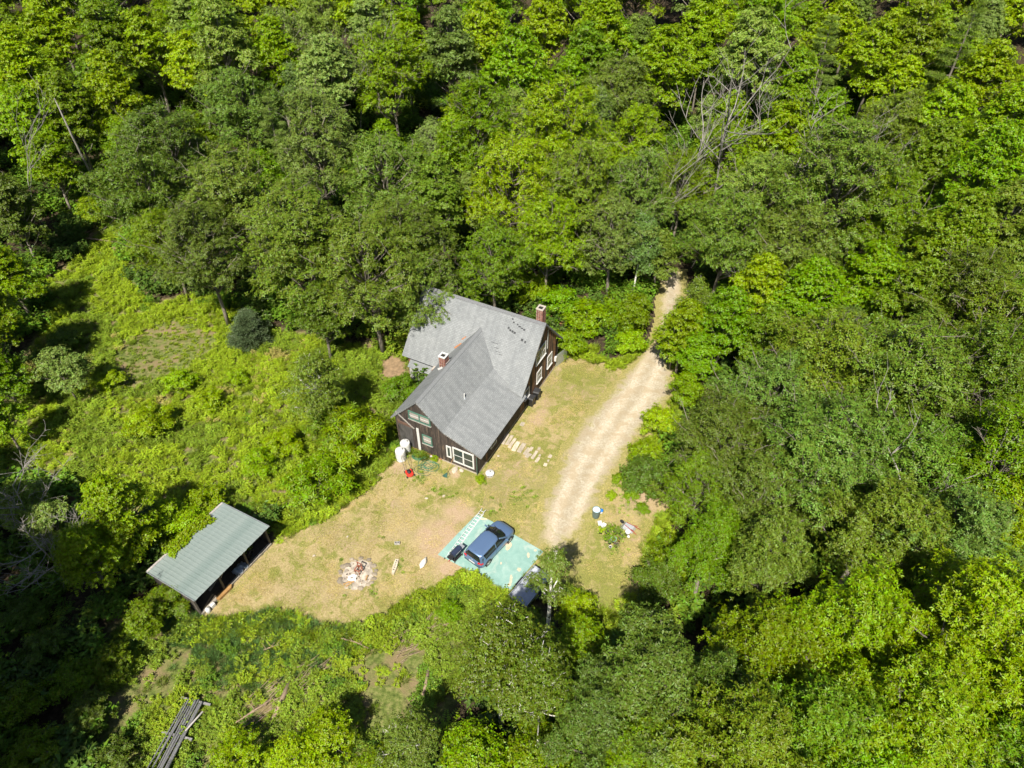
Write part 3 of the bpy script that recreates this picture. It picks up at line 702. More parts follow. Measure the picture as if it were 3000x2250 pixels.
def broadleaf(seed, H, R, base, nspray, L, flat=.5, droop=.3, taper=.2, spray=.42, leaf_n=5, ros_n=10, trunk_r=.24, bark=None, lean=(0, 0), wl=.42, upr=.0, ragged=.45, fill=.22, twigs=0):
    """returns (trunk mesh, crown mesh): trunk, limbs and twigs; crown = sprays of leaf rosettes at the twig ends, in uneven boughs with gaps between"""
    g = np.random.default_rng(seed); r_ = random.Random(seed)
    Hc = (H - base) / 2; cz = base + Hc
    lean = np.array([lean[0], lean[1], 0.])
    # boughs: uneven envelope
    nb = max(7, int(nspray / 13)); dirs = []
    k = 0
    while len(dirs) < nb and k < 6000:
        k += 1
        d = unit(g.normal(size=3))
        if d[2] < -.5 or (d[2] < 0 and g.random() < .45): continue
        if all(d @ q < 1 - 2.1 / nb for q in dirs): dirs.append(d)
        elif k > 3000 and g.random() < .02: dirs.append(d)
    bc, brd = [], []
    for d in dirs:
        t = g.uniform(1 - ragged, 1.0)
        w_ = 1 - taper * max(0, d[2])
        bc.append(np.array([d[0] * R * t * w_ * .82, d[1] * R * t * w_ * .82, cz + d[2] * Hc * .84 * (t if d[2] < .3 else g.uniform(.75, 1.05))])); brd.append(R * g.uniform(.11, .31))
    for _ in range(int(nb * fill)):                        # a few inner boughs
        d = unit(g.normal(size=3)); bc.append(np.array([0, 0, cz]) + d * np.array([R, R, Hc]) * g.uniform(.2, .45)); brd.append(R * g.uniform(.16, .26))
    bc, brd = np.array(bc), np.array(brd)
    bc = bc + lean * (bc[:, 2:3] / H)
    axisc = np.array([0, 0, cz - Hc * .35]) + lean * (cz / H)
    wts = brd ** 2; cnt = np.maximum(3, (nspray * wts / wts.sum())).astype(int)
    Ps, Ds, Ns = [], [], []; tips = []
    for c, rad, m in zip(bc, brd, cnt):
        od = unit(c - axisc)
        sd = unit(g.normal(size=(m, 3)) + od * .75 + np.array([0, 0, .35]))
        sc_ = c + sd * rad * g.uniform(.35, 1.15, (m, 1)) * np.array([1, 1, .8 + upr])
        tips.append((c, sc_))
        q = np.repeat(sc_, ros_n, 0); out = np.repeat(sd, ros_n, 0)
        off = g.normal(size=q.shape) * spray * np.array([1, 1, flat + upr])
        q = q + off; off[:, 2] *= .4
        q[:, 2] -= droop * .5 * np.linalg.norm(off[:, :2], axis=1)
        ax = unit(out * .5 + unit(off) * .35 + np.array([0, 0, .55]) + g.normal(size=q.shape) * .3)    # rosette axis
        ref = unit(np.cross(ax, g.normal(size=q.shape))); ref2 = np.cross(ax, ref)
        ph = g.uniform(0, 6.283, len(q))
        for j in range(leaf_n):
            a = (ph + 6.283 * j / leaf_n + g.normal(size=len(q)) * .25)[:, None]
            rd = ref * np.cos(a) + ref2 * np.sin(a)
            Ps.append(q + rd * .02); Ds.append(rd + ax * (.35 - droop) + g.normal(size=q.shape) * .15); Ns.append(ax + rd * (.3 + droop) + g.normal(size=q.shape) * .15)
    P, D, N = np.concatenate(Ps), np.concatenate(Ds), np.concatenate(Ns)
    n = len(P); sz = g.uniform(.7, 1.25, n) * L
    crown = leaf_mesh('crown', P, D, N, sz, sz * wl * g.uniform(.8, 1.2, n), rng=g)
    tb = MB()
    path = []
    for j in range(7):
        t = j / 6; z = t * (cz + Hc * .5)
        path.append(np.array([math.sin(t * 3 + seed) * .05 * R, math.cos(t * 2.3 + seed) * .05 * R, z]) + lean * (z / H))
    tb.tube(path, [trunk_r * (1.25 if j == 0 else 1 - .78 * j / 6) for j in range(7)], 8)
    for c, cc in tips:
        zt = max(base * .8, c[2] - R * r_.uniform(.35, .75)); t = min(1, zt / (cz + Hc * .5)); f = t * 6; i0 = min(5, int(f)); s0 = path[i0] + (path[i0 + 1] - path[i0]) * (f - i0)
        midp = (s0 + c) / 2 + np.array([0, 0, -.06 * R])
        tb.tube([s0, midp, c], [trunk_r * .40, trunk_r * .27, trunk_r * .15], 5)
        for e in cc[:: max(1, len(cc) // 6)]:
            tb.tube([c + (midp - c) * r_.uniform(0, .4), (c + e) / 2 + g.normal(size=3) * .1, e + (e - c) * .15], [trunk_r * .13, trunk_r * .08, .012], 4, False)
    if twigs:
        for c, cc in tips:
            for _ in range(twigs):
                if r_.random() > .5: continue
                d_ = unit(c - axisc + g.normal(size=3) * .5 * R); e = c + d_ * R * r_.uniform(.3, .48); m_ = (c + e) / 2 + g.normal(size=3) * .12
                tb.tube([c, m_, e], [.045, .03, .010], 4, False)
                for q in range(3):
                    b0 = m_ + (e - m_) * r_.random(); tb.tube([b0, b0 + d_ * .5 + g.normal(size=3) * .35], [.018, .006], 3, False)
    return tb.mesh('trunk', bark or M_BARK, True), crown

def snag(seed, H, spread, nb=9, r0=.16, droop=0.0, sub=5):
    r_ = random.Random(seed); tb = MB()
    def grow(p, d, L, r, depth):
        pts = [p]; q = Vector(p); d = Vector(d).normalized()
        for k in range(4):
            d = (d + Vector((r_.uniform(-.2, .2), r_.uniform(-.2, .2), r_.uniform(-.06, .2) - droop))).normalized()
            q = q + d * L / 4; pts.append(q.copy())
        tb.tube(pts, [r, r * .85, r * .68, r * .5, max(.012, r * .28)], 5 if depth < 2 else 4, False)
        if depth < 3:
            for k in range(nb if depth == 0 else sub - depth):
                t = r_.uniform(.3, 1.0); i = min(3, int(t * 4)); b = pts[i] + (pts[i + 1] - pts[i]) * (t * 4 - i)
                a = r_.uniform(0, 6.283); nd = d * r_.uniform(.3, .9) + Vector((math.cos(a), math.sin(a), r_.uniform(-.1, .5))) * spread
                grow(b, nd, L * r_.uniform(.34, .6), max(.016, r * r_.uniform(.38, .6)), depth + 1)
    grow(Vector((0, 0, 0)), (0, 0, 1), H * .75, r0, 0)
    return tb.mesh('branches', M_DEAD, True)

def pine(seed, H, R, nwh=11, base=.3, L=.24, per=150, upt=.12):
    g = np.random.default_rng(seed); r_ = random.Random(seed); tb = MB()
    tb.tube([(0, 0, H * t) for t in (0, .3, .6, .85, 1)], [.26, .21, .14, .07, .02], 7)
    Ps, Ds, Ns = [], [], []
    for i in range(nwh):
        t = base + (1 - base) * i / (nwh - 1); z = H * t * .985
        rl = R * (1.05 - t) ** .75 * r_.uniform(.75, 1.1) + .25
        for k in range(r_.choice((4, 5, 5))):
            a = r_.uniform(0, 6.283); ln = rl * r_.uniform(.6, 1.15)
            d = np.array([math.cos(a), math.sin(a), upt]); e = np.array([0, 0, z]) + d * ln
            tb.tube([(0, 0, z), tuple(np.array([0, 0, z - .05]) + d * ln * .5), tuple(e)], [.05, .035, .012], 4, False)
            nt_ = max(3, int(ln / .32))
            for s in range(nt_):
                f = .32 + .68 * (s + 1) / nt_
                wd = ln * .30 * (1.1 - f * .6)
                m = max(12, int(per * .3))
                c = np.array([0, 0, z]) + d * ln * f + np.array([-d[1], d[0], 0]) * r_.uniform(-wd, wd)
                off = g.normal(size=(m, 3)) * np.array([.2, .2, .09])
                Ps.append(c + off); Ds.append(unit(off) * .6 + d * .7 + g.normal(size=(m, 3)) * .5 + np.array([0, 0, .25])); Ns.append(g.normal(size=(m, 3)) + np.array([0, 0, .8]))
    P, D, N = np.concatenate(Ps), np.concatenate(Ds), np.concatenate(Ns)
    return tb.mesh('trunk', M_BARK, True), leaf_mesh('needles', P, D, N, g.uniform(.7, 1.2, len(P)) * L, .05, rng=g, fold=.05)

PROTO = {
    'oakA': broadleaf(1, 16.5, 6.0, 3.5, 820, .23, .55, .38, .15, .34, ragged=.55, twigs=1),
    'oakB': broadleaf(2, 15.0, 5.5, 3.0, 720, .23, .55, .42, .1, .34, ragged=.55, twigs=1),
    'oakC': broadleaf(3, 18.0, 5.2, 4.0, 740, .22, .55, .36, .3, .33, ragged=.55, twigs=1),
    'mapA': broadleaf(4, 16.0, 4.8, 3.0, 680, .23, .3, .12, .3, .36, wl=.58, ragged=.55),
    'mapB': broadleaf(5, 14.0, 4.2, 2.5, 560, .22, .3, .10, .35, .34, wl=.58, ragged=.55),
    'mapC': broadleaf(6, 18.5, 4.4, 3.5, 700, .22, .32, .14, .5, .34, wl=.58, ragged=.55),
    'nearA': broadleaf(7, 17.0, 4.8, 5.0, 430, .19, .8, .02, .3, .22, 6, 17, wl=.38, upr=.55, ragged=.85, fill=.1),
    'nearB': broadleaf(8, 15.0, 4.3, 4.0, 370, .185, .8, .02, .3, .22, 6, 17, wl=.38, upr=.6, ragged=.85, fill=.1),
    'birch': broadleaf(9, 12.5, 2.7, 2.6, 430, .12, .6, .55, .4, .34, 5, 12, trunk_r=.13, bark=M_BIRCH, wl=.6),
    'birchB': broadleaf(10, 10.0, 2.9, 2.0, 360, .13, .6, .55, .25, .36, 5, 12, trunk_r=.12, bark=M_BIRCH, wl=.6, lean=(1.2, -.4)),
    'birchS': broadleaf(11, 11.5, 1.6, 2.6, 105, .12, .6, .5, .5, .28, 5, 10, trunk_r=.19, bark=M_BIRCH, wl=.6, ragged=.6),
    'small': broadleaf(12, 6.5, 2.4, .8, 260, .17, .45, .15, .25, .28, 5, 9, trunk_r=.09, wl=.55),
    'bush': broadleaf(13, 2.6, 1.7, .1, 170, .13, .45, .1, .15, .20, 5, 9, trunk_r=.035, wl=.55),
    'sumac': broadleaf(14, 3.0, 1.9, .2, 150, .22, .3, .3, .15, .22, 6, 7, trunk_r=.045, wl=.3),
    'spruce': pine(21, 3.4, 1.7, 20, .04, .17, 420, .12),
    'pine': pine(22, 19, 4.4, 12, .42, .32, 190, .1),
    'pineB': pine(23, 17, 3.6, 13, .35, .32, 190, .12),
}
SIZE = {'oakA': (16.5, 6.0), 'oakB': (15, 5.5), 'oakC': (18, 5.2), 'mapA': (16, 4.8), 'mapB': (14, 4.2), 'mapC': (18.5, 4.4), 'nearA': (17, 4.8), 'nearB': (15, 4.3), 'birch': (12.5, 2.7), 'birchB': (10, 2.9), 'birchS': (11.5, 1.9),
        'small': (6.5, 2.4), 'bush': (2.6, 1.7), 'sumac': (3.0, 1.9), 'spruce': (3.4, 1.7), 'pine': (19, 4.4), 'pineB': (17, 3.6)}
# leaf colours (base reflectance)
COLR = {'D': (.074, .106, .018), 'O': (.100, .140, .027), 'G': (.098, .147, .016), 'M': (.120, .186, .017), 'Y': (.148, .206, .017), 'L': (.176, .234, .020), 'B': (.096, .134, .032), 'P': (.148, .186, .044), 'S': (.072, .100, .058), 'R': (.116, .148, .021)}
CWORD = {'D': 'dark green', 'O': 'olive green', 'G': 'mid green', 'M': 'fresh green', 'Y': 'yellow-green', 'L': 'lime green', 'B': 'grey-green', 'P': 'pale green', 'S': 'blue-green', 'R': 'bronze-green'}
KWORD = {'oak': 'oak', 'map': 'maple', 'nea': 'broadleaf', 'bir': 'birch', 'sma': 'sapling', 'bus': 'bush', 'sum': 'shrub', 'spr': 'spruce', 'pin': 'pine'}
TREES = []
jit = random.Random(99)
def plant(kind, x, y, col, scale=1.0, rz=None, label=None, sz=None, group=None, name=None):
    H, R = SIZE[kind]
    small = kind in ('small', 'bush', 'sumac')
    nm = name or {'spruce': 'spruce_tree', 'pine': 'pine_tree', 'pineB': 'pine_tree', 'birch': 'birch_tree', 'birchB': 'birch_tree', 'birchS': 'birch_tree', 'small': 'young_tree', 'bush': 'bush', 'sumac': 'shrub'}.get(kind, 'tree')
    z = float(terrain(np.array(x), np.array(y))) - .05
    o = thing(nm, label, 'bush' if kind in ('bush', 'sumac') else 'tree', (x, y, z), jit.uniform(0, 6.28) if rz is None else rz, group)
    o.scale = (scale, scale, scale * (sz or jit.uniform(.92, 1.08)))
    tm, cm = PROTO[kind]
    c = np.array(COLR[col]) * 1.42 * np.array([jit.uniform(.90, 1.10), jit.uniform(.94, 1.06), jit.uniform(.85, 1.2)])
    c[0] = min(c[0], c[1] * .74)
    kb = jit.uniform(.7, 1.3)
    link('trunk', tm, o, color=(kb, kb, kb)); link('needles' if kind in ('spruce', 'pine', 'pineB') else 'crown', cm, o, color=tuple(c))
    TREES.append(dict(o=o, kind=kind, col=col, x=x, y=y, R=R * scale, H=H * scale, fixed=label is not None))
    return o
def plant_px(kind, px, py, col, scale=1.0, frac=.66, **k):       # crown centre seen at (px, py)
    H, R = SIZE[kind]; z = H * scale * frac
    P = at(px, py, z)
    zt = float(terrain(np.array(P[0]), np.array(P[1]))); P = at(px, py, z + zt)
    return plant(kind, P[0], P[1], col, scale, **k)

# crowns that can be told apart in the photograph: kind, where the crown stands, colour, size
for kd, px, py, c, s in [
    # big oaks behind the house, left to centre
    ('oakA', 480, 430, 'D', 1.0), ('oakB', 400, 560, 'D', .95), ('oakA', 690, 560, 'O', 1.05), ('oakC', 930, 420, 'O', 1.0), ('oakA', 880, 700, 'O', 1.0), ('oakB', 1130, 520, 'O', 1.0), ('oakC', 580, 710, 'D', .85),
    ('oakB', 1080, 800, 'O', .95), ('oakA', 1190, 700, 'D', .9), ('oakB', 700, 300, 'B', 1.0), ('oakB', 480, 700, 'G', .75), ('oakB', 1225, 850, 'O', .72), ('mapB', 940, 900, 'D', .7),
    ('mapB', 1340, 420, 'M', .85), ('oakC', 1400, 340, 'G', 1.0),
    # yellow-green oak in the middle
    ('oakA', 1640, 400, 'Y', 1.05), ('oakB', 1500, 560, 'Y', 1.0), ('oakC', 1700, 560, 'R', .9), ('oakB', 1450, 760, 'G', .75), ('oakA', 1610, 700, 'Y', .72), ('oakB', 1800, 680, 'O', .8), ('oakC', 1870, 560, 'O', .8),
    # upper rows
    ('mapA', 1520, 190, 'M', 1.1), ('mapB', 1670, 250, 'M', .9), ('mapA', 1420, 120, 'L', 1.0), ('oakB', 1820, 240, 'O', 1.0), ('mapA', 1950, 170, 'M', 1.1), ('mapC', 1320, 130, 'B', 1.0), ('mapA', 1190, 110, 'Y', 1.0),
    ('mapC', 1080, 70, 'P', 1.0), ('mapB', 970, 190, 'B', .9), ('mapC', 800, 130, 'Y', 1.0), ('mapC', 660, 90, 'G', 1.0), ('mapA', 560, 170, 'L', .95), ('mapA', 430, 110, 'Y', 1.0), ('mapC', 300, 90, 'G', 1.0), ('mapC', 330, 260, 'Y', .9),
    ('mapA', 120, 70, 'Y', 1.0), ('mapC', 60, 200, 'L', 1.0), ('mapC', 190, 300, 'G', .9), ('mapA', 90, 360, 'Y', .9), ('mapB', 140, 460, 'M', .8), ('mapA', 1600, 60, 'Y', 1.0), ('mapC', 1760, 60, 'Y', 1.0), ('mapA', 1720, 160, 'G', .95),
    ('mapA', 2060, 60, 'Y', 1.0), ('mapA', 2200, 160, 'P', 1.1), ('mapB', 2330, 230, 'M', 1.0), ('mapC', 2250, 60, 'M', 1.0), ('mapA', 2580, 130, 'Y', 1.0), ('mapC', 2690, 90, 'R', 1.0), ('mapB', 2650, 230, 'L', .9), ('mapA', 2900, 200, 'Y', 1.05),
    ('mapA', 2780, 330, 'Y', 1.0), ('mapC', 2930, 380, 'M', 1.1), ('oakB', 2620, 370, 'R', .85), ('mapC', 2870, 540, 'M', 1.0), ('mapA', 2720, 480, 'G', .9), ('mapA', 2300, 400, 'M', 1.0), ('mapB', 2130, 380, 'M', .9), ('mapB', 2430, 340, 'M', .85),
    # right of the drive
    ('oakA', 2440, 560, 'O', 1.15), ('oakB', 2250, 560, 'P', 1.0), ('oakB', 2130, 680, 'O', .9), ('oakB', 2330, 700, 'O', .9), ('oakC', 2600, 640, 'G', .9), ('mapB', 2560, 800, 'M', .9), ('mapA', 2380, 830, 'M', .75), ('mapC', 2800, 700, 'G', .95),
    ('mapC', 2930, 690, 'R', .9), ('oakC', 2850, 860, 'D', .95), ('oakC', 2950, 960, 'R', .95), ('mapB', 2230, 840, 'Y', .7), ('mapB', 2680, 900, 'G', .85),
    ('mapB', 2130, 950, 'G', .75), ('mapB', 2050, 1030, 'M', .55), ('small', 1985, 985, 'M', .95), ('mapB', 2010, 960, 'M', .62), ('small', 2010, 1130, 'M', .7), ('small', 1865, 900, 'G', .8), ('mapB', 1930, 735, 'O', .6), ('mapB', 2240, 1000, 'G', .7),
    ('oakB', 2420, 1090, 'R', .95), ('oakA', 2650, 1130, 'O', 1.0), ('oakB', 2260, 1180, 'O', .85), ('oakC', 2860, 1150, 'D', .95), ('oakA', 2440, 1330, 'O', .95), ('oakB', 2130, 1290, 'D', .75), ('oakB', 2720, 1370, 'O', .95), ('oakC', 2930, 1380, 'G', .9),
    ('oakB', 2250, 1430, 'D', .75), ('oakB', 2060, 1420, 'G', .55), ('nearB', 2560, 1560, 'O', .95), ('nearA', 2800, 1600, 'O', .95), ('nearB', 2080, 1600, 'G', .72), ('nearB', 2260, 1640, 'O', .85), ('nearB', 2980, 1560, 'Y', .9),
    # glossy crowns at the lower right
    ('nearA', 2500, 1850, 'M', .95), ('nearA', 2790, 1890, 'Y', 1.0), ('nearB', 2230, 1900, 'G', .9), ('nearA', 3000, 2000, 'M', 1.0), ('nearB', 2080, 2040, 'D', .85), ('nearA', 2640, 2120, 'M', .95), ('nearB', 2360, 2150, 'G', .95), ('nearB', 2920, 2220, 'G', .95),
    ('nearA', 2150, 2230, 'G', .9), ('nearB', 1880, 2200, 'G', .75), ('nearB', 2560, 2330, 'M', .9),
    # left edge and lower left
    ('mapB', 30, 620, 'D', .8), ('mapB', 5, 790, 'Y', .75), ('mapA', -60, 930, 'G', .75), ('mapB', -20, 1080, 'G', .6), ('small', 170, 1070, 'P', 1.0), ('small', 260, 610, 'L', .7), ('mapB', -10, 1220, 'Y', .5),
    ('mapB', 330, 1480, 'Y', .62), ('mapB', 240, 1620, 'Y', .55), ('small', 150, 1530, 'P', .9), ('small', 360, 1570, 'Y', .9), ('small', 420, 1800, 'G', .6), ('small', 60, 1450, 'P', .9), ('small', 490, 1490, 'L', .6),
    # bottom edge
    ('small', 960, 2150, 'Y', .75), ('small', 860, 2210, 'L', .7), ('small', 1120, 2250, 'G', .8), ('small', 1390, 2230, 'M', 1.0), ('bush', 700, 2200, 'Y', 1.0),
    ('small', 1710, 1880, 'M', .8), ('nearB', 1740, 2130, 'D', .8), ('nearB', 1900, 2040, 'D', 1.0), ('small', 1560, 2230, 'G', 1.0), ('small', 1700, 1840, 'L', .5),  # nearB crowns: deep shade put into the leaf colour as dark green
]: plant_px(kd, px, py, c, s)
bp_ = at(1606, 1870)
plant('birchS', bp_[0], bp_[1], 'O', 1.0, label='slender white birch leaning over the trailer beside the teal slab', sz=1.0)
plant_px('birch', 1470, 1930, 'D', 1.15, label='olive birch standing at the bottom centre of the photo below the trailer', frac=.6)
plant_px('birch', 1580, 2040, 'D', .95, label='small-leaved birch low in front of the olive birch, bottom centre', frac=.6)
plant_px('birchB', 905, 1105, 'O', 1.0, label='white-limbed birch in the weeds left of the house', frac=.62)
plant_px('birch', 2040, 880, 'O', .75, label='white-stemmed birch on the right side of the driveway bend', frac=.66)
plant_px('birch', 1880, 690, 'B', .95, label='tall grey-green birch left of where the driveway enters the woods', frac=.66)
plant_px('birchB', 1180, 2160, 'O', .7, label='birch with a pale leaning stem at the bottom edge, left of centre', frac=.6)
plant_px('birch', 860, 240, 'B', 1.0, label='grey-green birch with white stems high in the woods, upper left', frac=.7)
plant_px('birch', 1760, 330, 'O', 1.0, label='olive birch with thin white stems between two maples, upper middle', frac=.7)
plant_px('spruce', 730, 965, 'S', 1.1, label='young blue-green spruce alone at the edge of the weedy field', frac=.5)
plant_px('pine', 2430, 90, 'P', .85, label='pale pine with flat layered boughs near the top right, left one', frac=.75)
plant_px('pine', 2840, 80, 'P', .95, label='pale pine with a bare leaning trunk near the top right corner', frac=.8)
plant_px('pineB', 790, 330, 'P', .75, label='soft pale pine top poking out among the olive oaks, upper left', frac=.8)
plant_px('pineB', 1370, 60, 'P', .85, label='pale pine top at the middle of the upper edge', frac=.8)
for (kd, px, py, c, s, lb) in [
    ('sumac', 930, 1410, 'M', 1.4, 'dense fresh green shrub nearest the two white tanks'), ('sumac', 1045, 1285, 'M', 1.6, 'tall green shrub by the left front corner of the house'), ('sumac', 1175, 1140, 'G', .9, 'shrub tight against the wing left wall below the lean-to'),
    ('sumac', 980, 1250, 'G', 1.4, 'broad shrub right below the white-limbed birch'), ('bush', 620, 1170, 'L', .85, 'lime bush in the field just left of the white-limbed birch'), ('bush', 690, 1110, 'L', .7, 'lime green bush above the lime bush in the field'), ('sumac', 440, 1240, 'L', 1.1, 'arching yellow-green shrub in the middle of the field'),
    ('bush', 520, 1120, 'L', 1.0, 'small bright lime bush above the arching shrub in the field'), ('bush', 190, 1000, 'B', 1.0, 'grey-green bush at the left rim of the field'), ('bush', 330, 1120, 'L', .8, 'low yellow-green bush at the left of the field'),
    ('sumac', 830, 1300, 'L', .9, 'lime fern-like shrub among the weeds above the shed path'), ('sumac', 760, 1360, 'L', .8, 'lower lime fern-like shrub above the shed'), ('bush', 1640, 900, 'M', 1.5, 'bright bush behind the rear chimney'), ('bush', 1720, 930, 'M', 1.5, 'bright bush between the rear chimney and the driveway'),
    ('bush', 1800, 930, 'G', 1.4, 'bush at the left edge of the driveway where it leaves the woods'), ('bush', 1560, 850, 'M', 1.3, 'bush just behind the main roof ridge'), ('bush', 1660, 1010, 'M', 1.1, 'bush at the rear right corner of the house'), ('bush', 1850, 1000, 'L', 1.0, 'low lime bush beside the driveway left edge'),
    ('bush', 1890, 1400, 'D', 1.2, 'dark bush at the lawn edge right of the barrel'), ('bush', 1930, 1240, 'L', 1.1, 'lime bush on the right verge of the driveway'), ('bush', 1890, 1330, 'Y', .9, 'yellow-green bush on the right verge lower down'), ('bush', 700, 1585, 'M', .7, 'small bush at the right front corner of the shed'),
    ('sumac', 500, 1755, 'G', .85, 'leafy shrub against the lower left end of the shed'), ('bush', 552, 1548, 'L', 1.15, 'bright bush right behind the upper roof edge of the shed'), ('bush', 610, 1470, 'Y', 1.0, 'yellow-green bush behind the top corner of the shed'), ('bush', 440, 1575, 'Y', 1.0, 'bush crowding the back edge of the shed roof'),
    ('bush', 1320, 1790, 'M', .55, 'low green bush on the bank just below the slab corner'), ('bush', 1274, 1342, 'L', .22, 'tuft of weeds at the front wall near the hose'), ('bush', 1408, 1404, 'L', .28, 'tuft of weeds at the front right corner of the house'), ('bush', 1690, 1780, 'L', .9, 'bush at the lawn edge right of the leaning birch'),
    ('bush', 1925, 1700, 'D', 1.2, 'dark bush at the right end of the lawn in the tree shade'), ('bush', 1960, 1630, 'G', 1.1, 'bush under the oaks just right of the flower pots'),
    ('bush', 1870, 1385, 'L', .42, 'knee-high lime plant on the verge above the barrel'), ('bush', 1815, 1405, 'M', .40, 'small round green plant on the verge up and right of the barrel'), ('bush', 1850, 1455, 'M', .42, 'spiky green clump straight right of the barrel'), ('bush', 1880, 1490, 'G', .38, 'lower green clump right of the barrel near the trees'),
    ('bush', 1790, 1450, 'L', .30, 'tiny lime plant between driveway and barrel verge'),
]: plant_px(kd, px, py, c, s, frac=.45, label=lb)
# bare and dead trees
def dead(mesh, px, py, z, s, label, name='dead_tree', rz=None, tilt=(0, 0)):
    P = at(px, py, z)
    o = thing(name, label, 'dead tree', (P[0], P[1], float(terrain(np.array(P[0]), np.array(P[1]))) - .1), jit.uniform(0, 6.28) if rz is None else rz)
    o.rotation_euler = (tilt[0], tilt[1], o.rotation_euler[2]); o.scale = (s,) * 3
    link('branches', mesh, o)
    return o
SN = [snag(41, 22, .8, 8, .19, sub=5), snag(42, 21, .75, 7, .17, sub=5), snag(43, 9, .9, 10, .085, .08, sub=6), snag(44, 18, .35, 6, .08, sub=4), snag(45, 20, .7, 7, .15, sub=5)]
for (k, px, py, z, s, lb) in [
    (0, 2160, 330, 15, 1.0, 'grey dead tree with wide bare limbs, largest of the upper right group'), (1, 2330, 370, 14, .95, 'grey dead tree with a forked pale trunk right of the largest snag'), (4, 2010, 400, 13, .9, 'thin grey dead tree left of the largest snag'),
    (1, 2240, 300, 14, .9, 'grey dead crown between the two larger snags'), (4, 2440, 420, 13, .8, 'leaning bare dead tree at the right end of the snag group'),
    (3, 1030, 190, 13, 1.0, 'bundle of thin bare white stems high in the woods'), (3, 1120, 200, 12, .9, 'second bundle of bare stems right of the first, upper left'), (3, 1930, 520, 11, .9, 'slim bare stems between the yellow oak and the snags'),
    (2, 2270, 760, 7, .9, 'small bleached dead conifer above the olive crowns right of the drive'), (4, 2690, 1440, 13, .75, 'bare branch fan rising from the olive oaks at mid right'), (1, 2330, 1110, 11.5, .6, 'bare twiggy crown among the bronze oaks right of the drive'),
    (2, 150, 1620, 3.5, .95, 'fallen grey bare tree among the bushes at the left edge'), (2, 60, 1520, 4, .95, 'tangled bare branches at the far left edge'), (3, 30, 470, 9, .9, 'thin bare stems at the left edge of the woods')]:
    dead(SN[k], px, py, z, s, lb)
# the long bare trunk at the upper left and the broken stub beside it
p0, p1 = at(300, 585, .2), at(210, 395, 9.5)
tk = MB(); tk.tube([p0, p0 * .6 + p1 * .4 + np.array([.1, 0, .1]), p1, p1 + (p1 - p0) * .5], [.2, .17, .13, .05], 8)
tag(tk.build('bare_trunk', M_DEAD, smooth=True), 'long straight bare grey trunk at the upper left edge of the field', 'tree trunk')
p0 = at(305, 580, .2); tk = MB(); tk.tube([p0, p0 + np.array([-.15, .1, 1.8]), p0 + np.array([-.4, .2, 3.6])], [.22, .2, .08], 7)
tag(tk.build('broken_stub', M_DEAD, smooth=True), 'broken dead stub just right of the long bare trunk', 'tree stump')
# tall trees behind the camera's lower left, whose shade covers that corner
for (x, y, s, c) in [(-34, 14, 1.35, 'D'), (-33.5, 6, 1.35, 'G'), (-41, 19, 1.3, 'D'), (-32, -2, 1.4, 'G'), (-43, 9, 1.4, 'D'), (-48, 26, 1.1, 'G'), (-25, -4, 1.3, 'D')]:
    plant('oakC', x, y, c, s)
for (px, py, s, c) in [(120, 1900, 1.0, 'D'), (40, 2060, 1.1, 'G'), (260, 2080, .9, 'D'), (100, 2200, 1.1, 'G'), (330, 2220, .9, 'D'), (330, 1930, .9, 'G'), (60, 1800, 1.0, 'D'), (200, 1980, 1.0, 'G')]:
    plant_px('bush', px, py, c, s)
# the rest of the wood: filled in between
CLEAR = [(x * 1.35624, y * 1.35624) for x, y in [(-40, 1000), (30, 880), (100, 800), (120, 640), (180, 570), (230, 430), (280, 440), (280, 600), (340, 650), (500, 660), (620, 720), (760, 760), (860, 780), (880, 700), (985, 620), (1230, 690), (1390, 720), (1410, 580), (1480, 580), (1480, 720),
         (1465, 860), (1400, 970), (1380, 1060), (1460, 1090), (1400, 1180), (1390, 1290), (1300, 1360), (1150, 1380), (1000, 1480), (930, 1700), (180, 1700), (200, 1450), (420, 1340), (300, 1240), (330, 1120), (150, 1050), (-40, 1090)]]
fr = random.Random(17); tries = 0; nfill = 0
XYR = [(t['x'], t['y'], t['R']) for t in TREES if t['kind'] not in ('bush', 'sumac', 'small')]
while tries < 14000 and nfill < 250:
    tries += 1
    y = fr.uniform(8, 172); x = fr.uniform(-1, 1) * (22 + y * .72)
    if y < 30 and x < 20: continue
    kd = fr.choice(['oakA', 'oakB', 'oakC', 'mapA', 'mapB', 'mapC', 'mapA', 'mapC'] if x > -30 or y > 95 else ['mapA', 'mapB', 'mapC', 'oakB']); s = fr.uniform(.58, 1.18)
    H, R = SIZE[kd]; H *= s; R *= s
    if any((x - a) ** 2 + (y - b) ** 2 < ((.66 if y > 72 else .76) * (R + r)) ** 2 for a, b, r in XYR): continue
    if sdist(np.array(x), np.array(y), LAWN) > -3 or sdist(np.array(x), np.array(y), DRIVE) > -2 or sdist(np.array(x), np.array(y), FIELD) > -1: continue
    zt = float(terrain(np.array(x), np.array(y)))
    bad = False
    for zz in (.3, .6, .95):
        qx, qy = proj([x, y, zt + H * zz]); wpx = R * 2082 / math.hypot(y, 46 - zt - H * zz) * .8
        if sdist(np.array(qx), np.array(qy), CLEAR) > -wpx: bad = True
    qx, qy = proj([x, y, zt + H * .7])
    if bad or qx < -350 or qx > 3350 or qy > 2500 or qy < -260: continue
    c = fr.choice('OODGGB' if 30 < y < 75 and x < 30 else ('OODRG' if x > 12 and y < 70 else 'YYMMGLPB'))
    plant(kd, x, y, c, s); XYR.append((x, y, R)); nfill += 1
print('trees', len(TREES), 'filled', nfill, 'tries', tries)

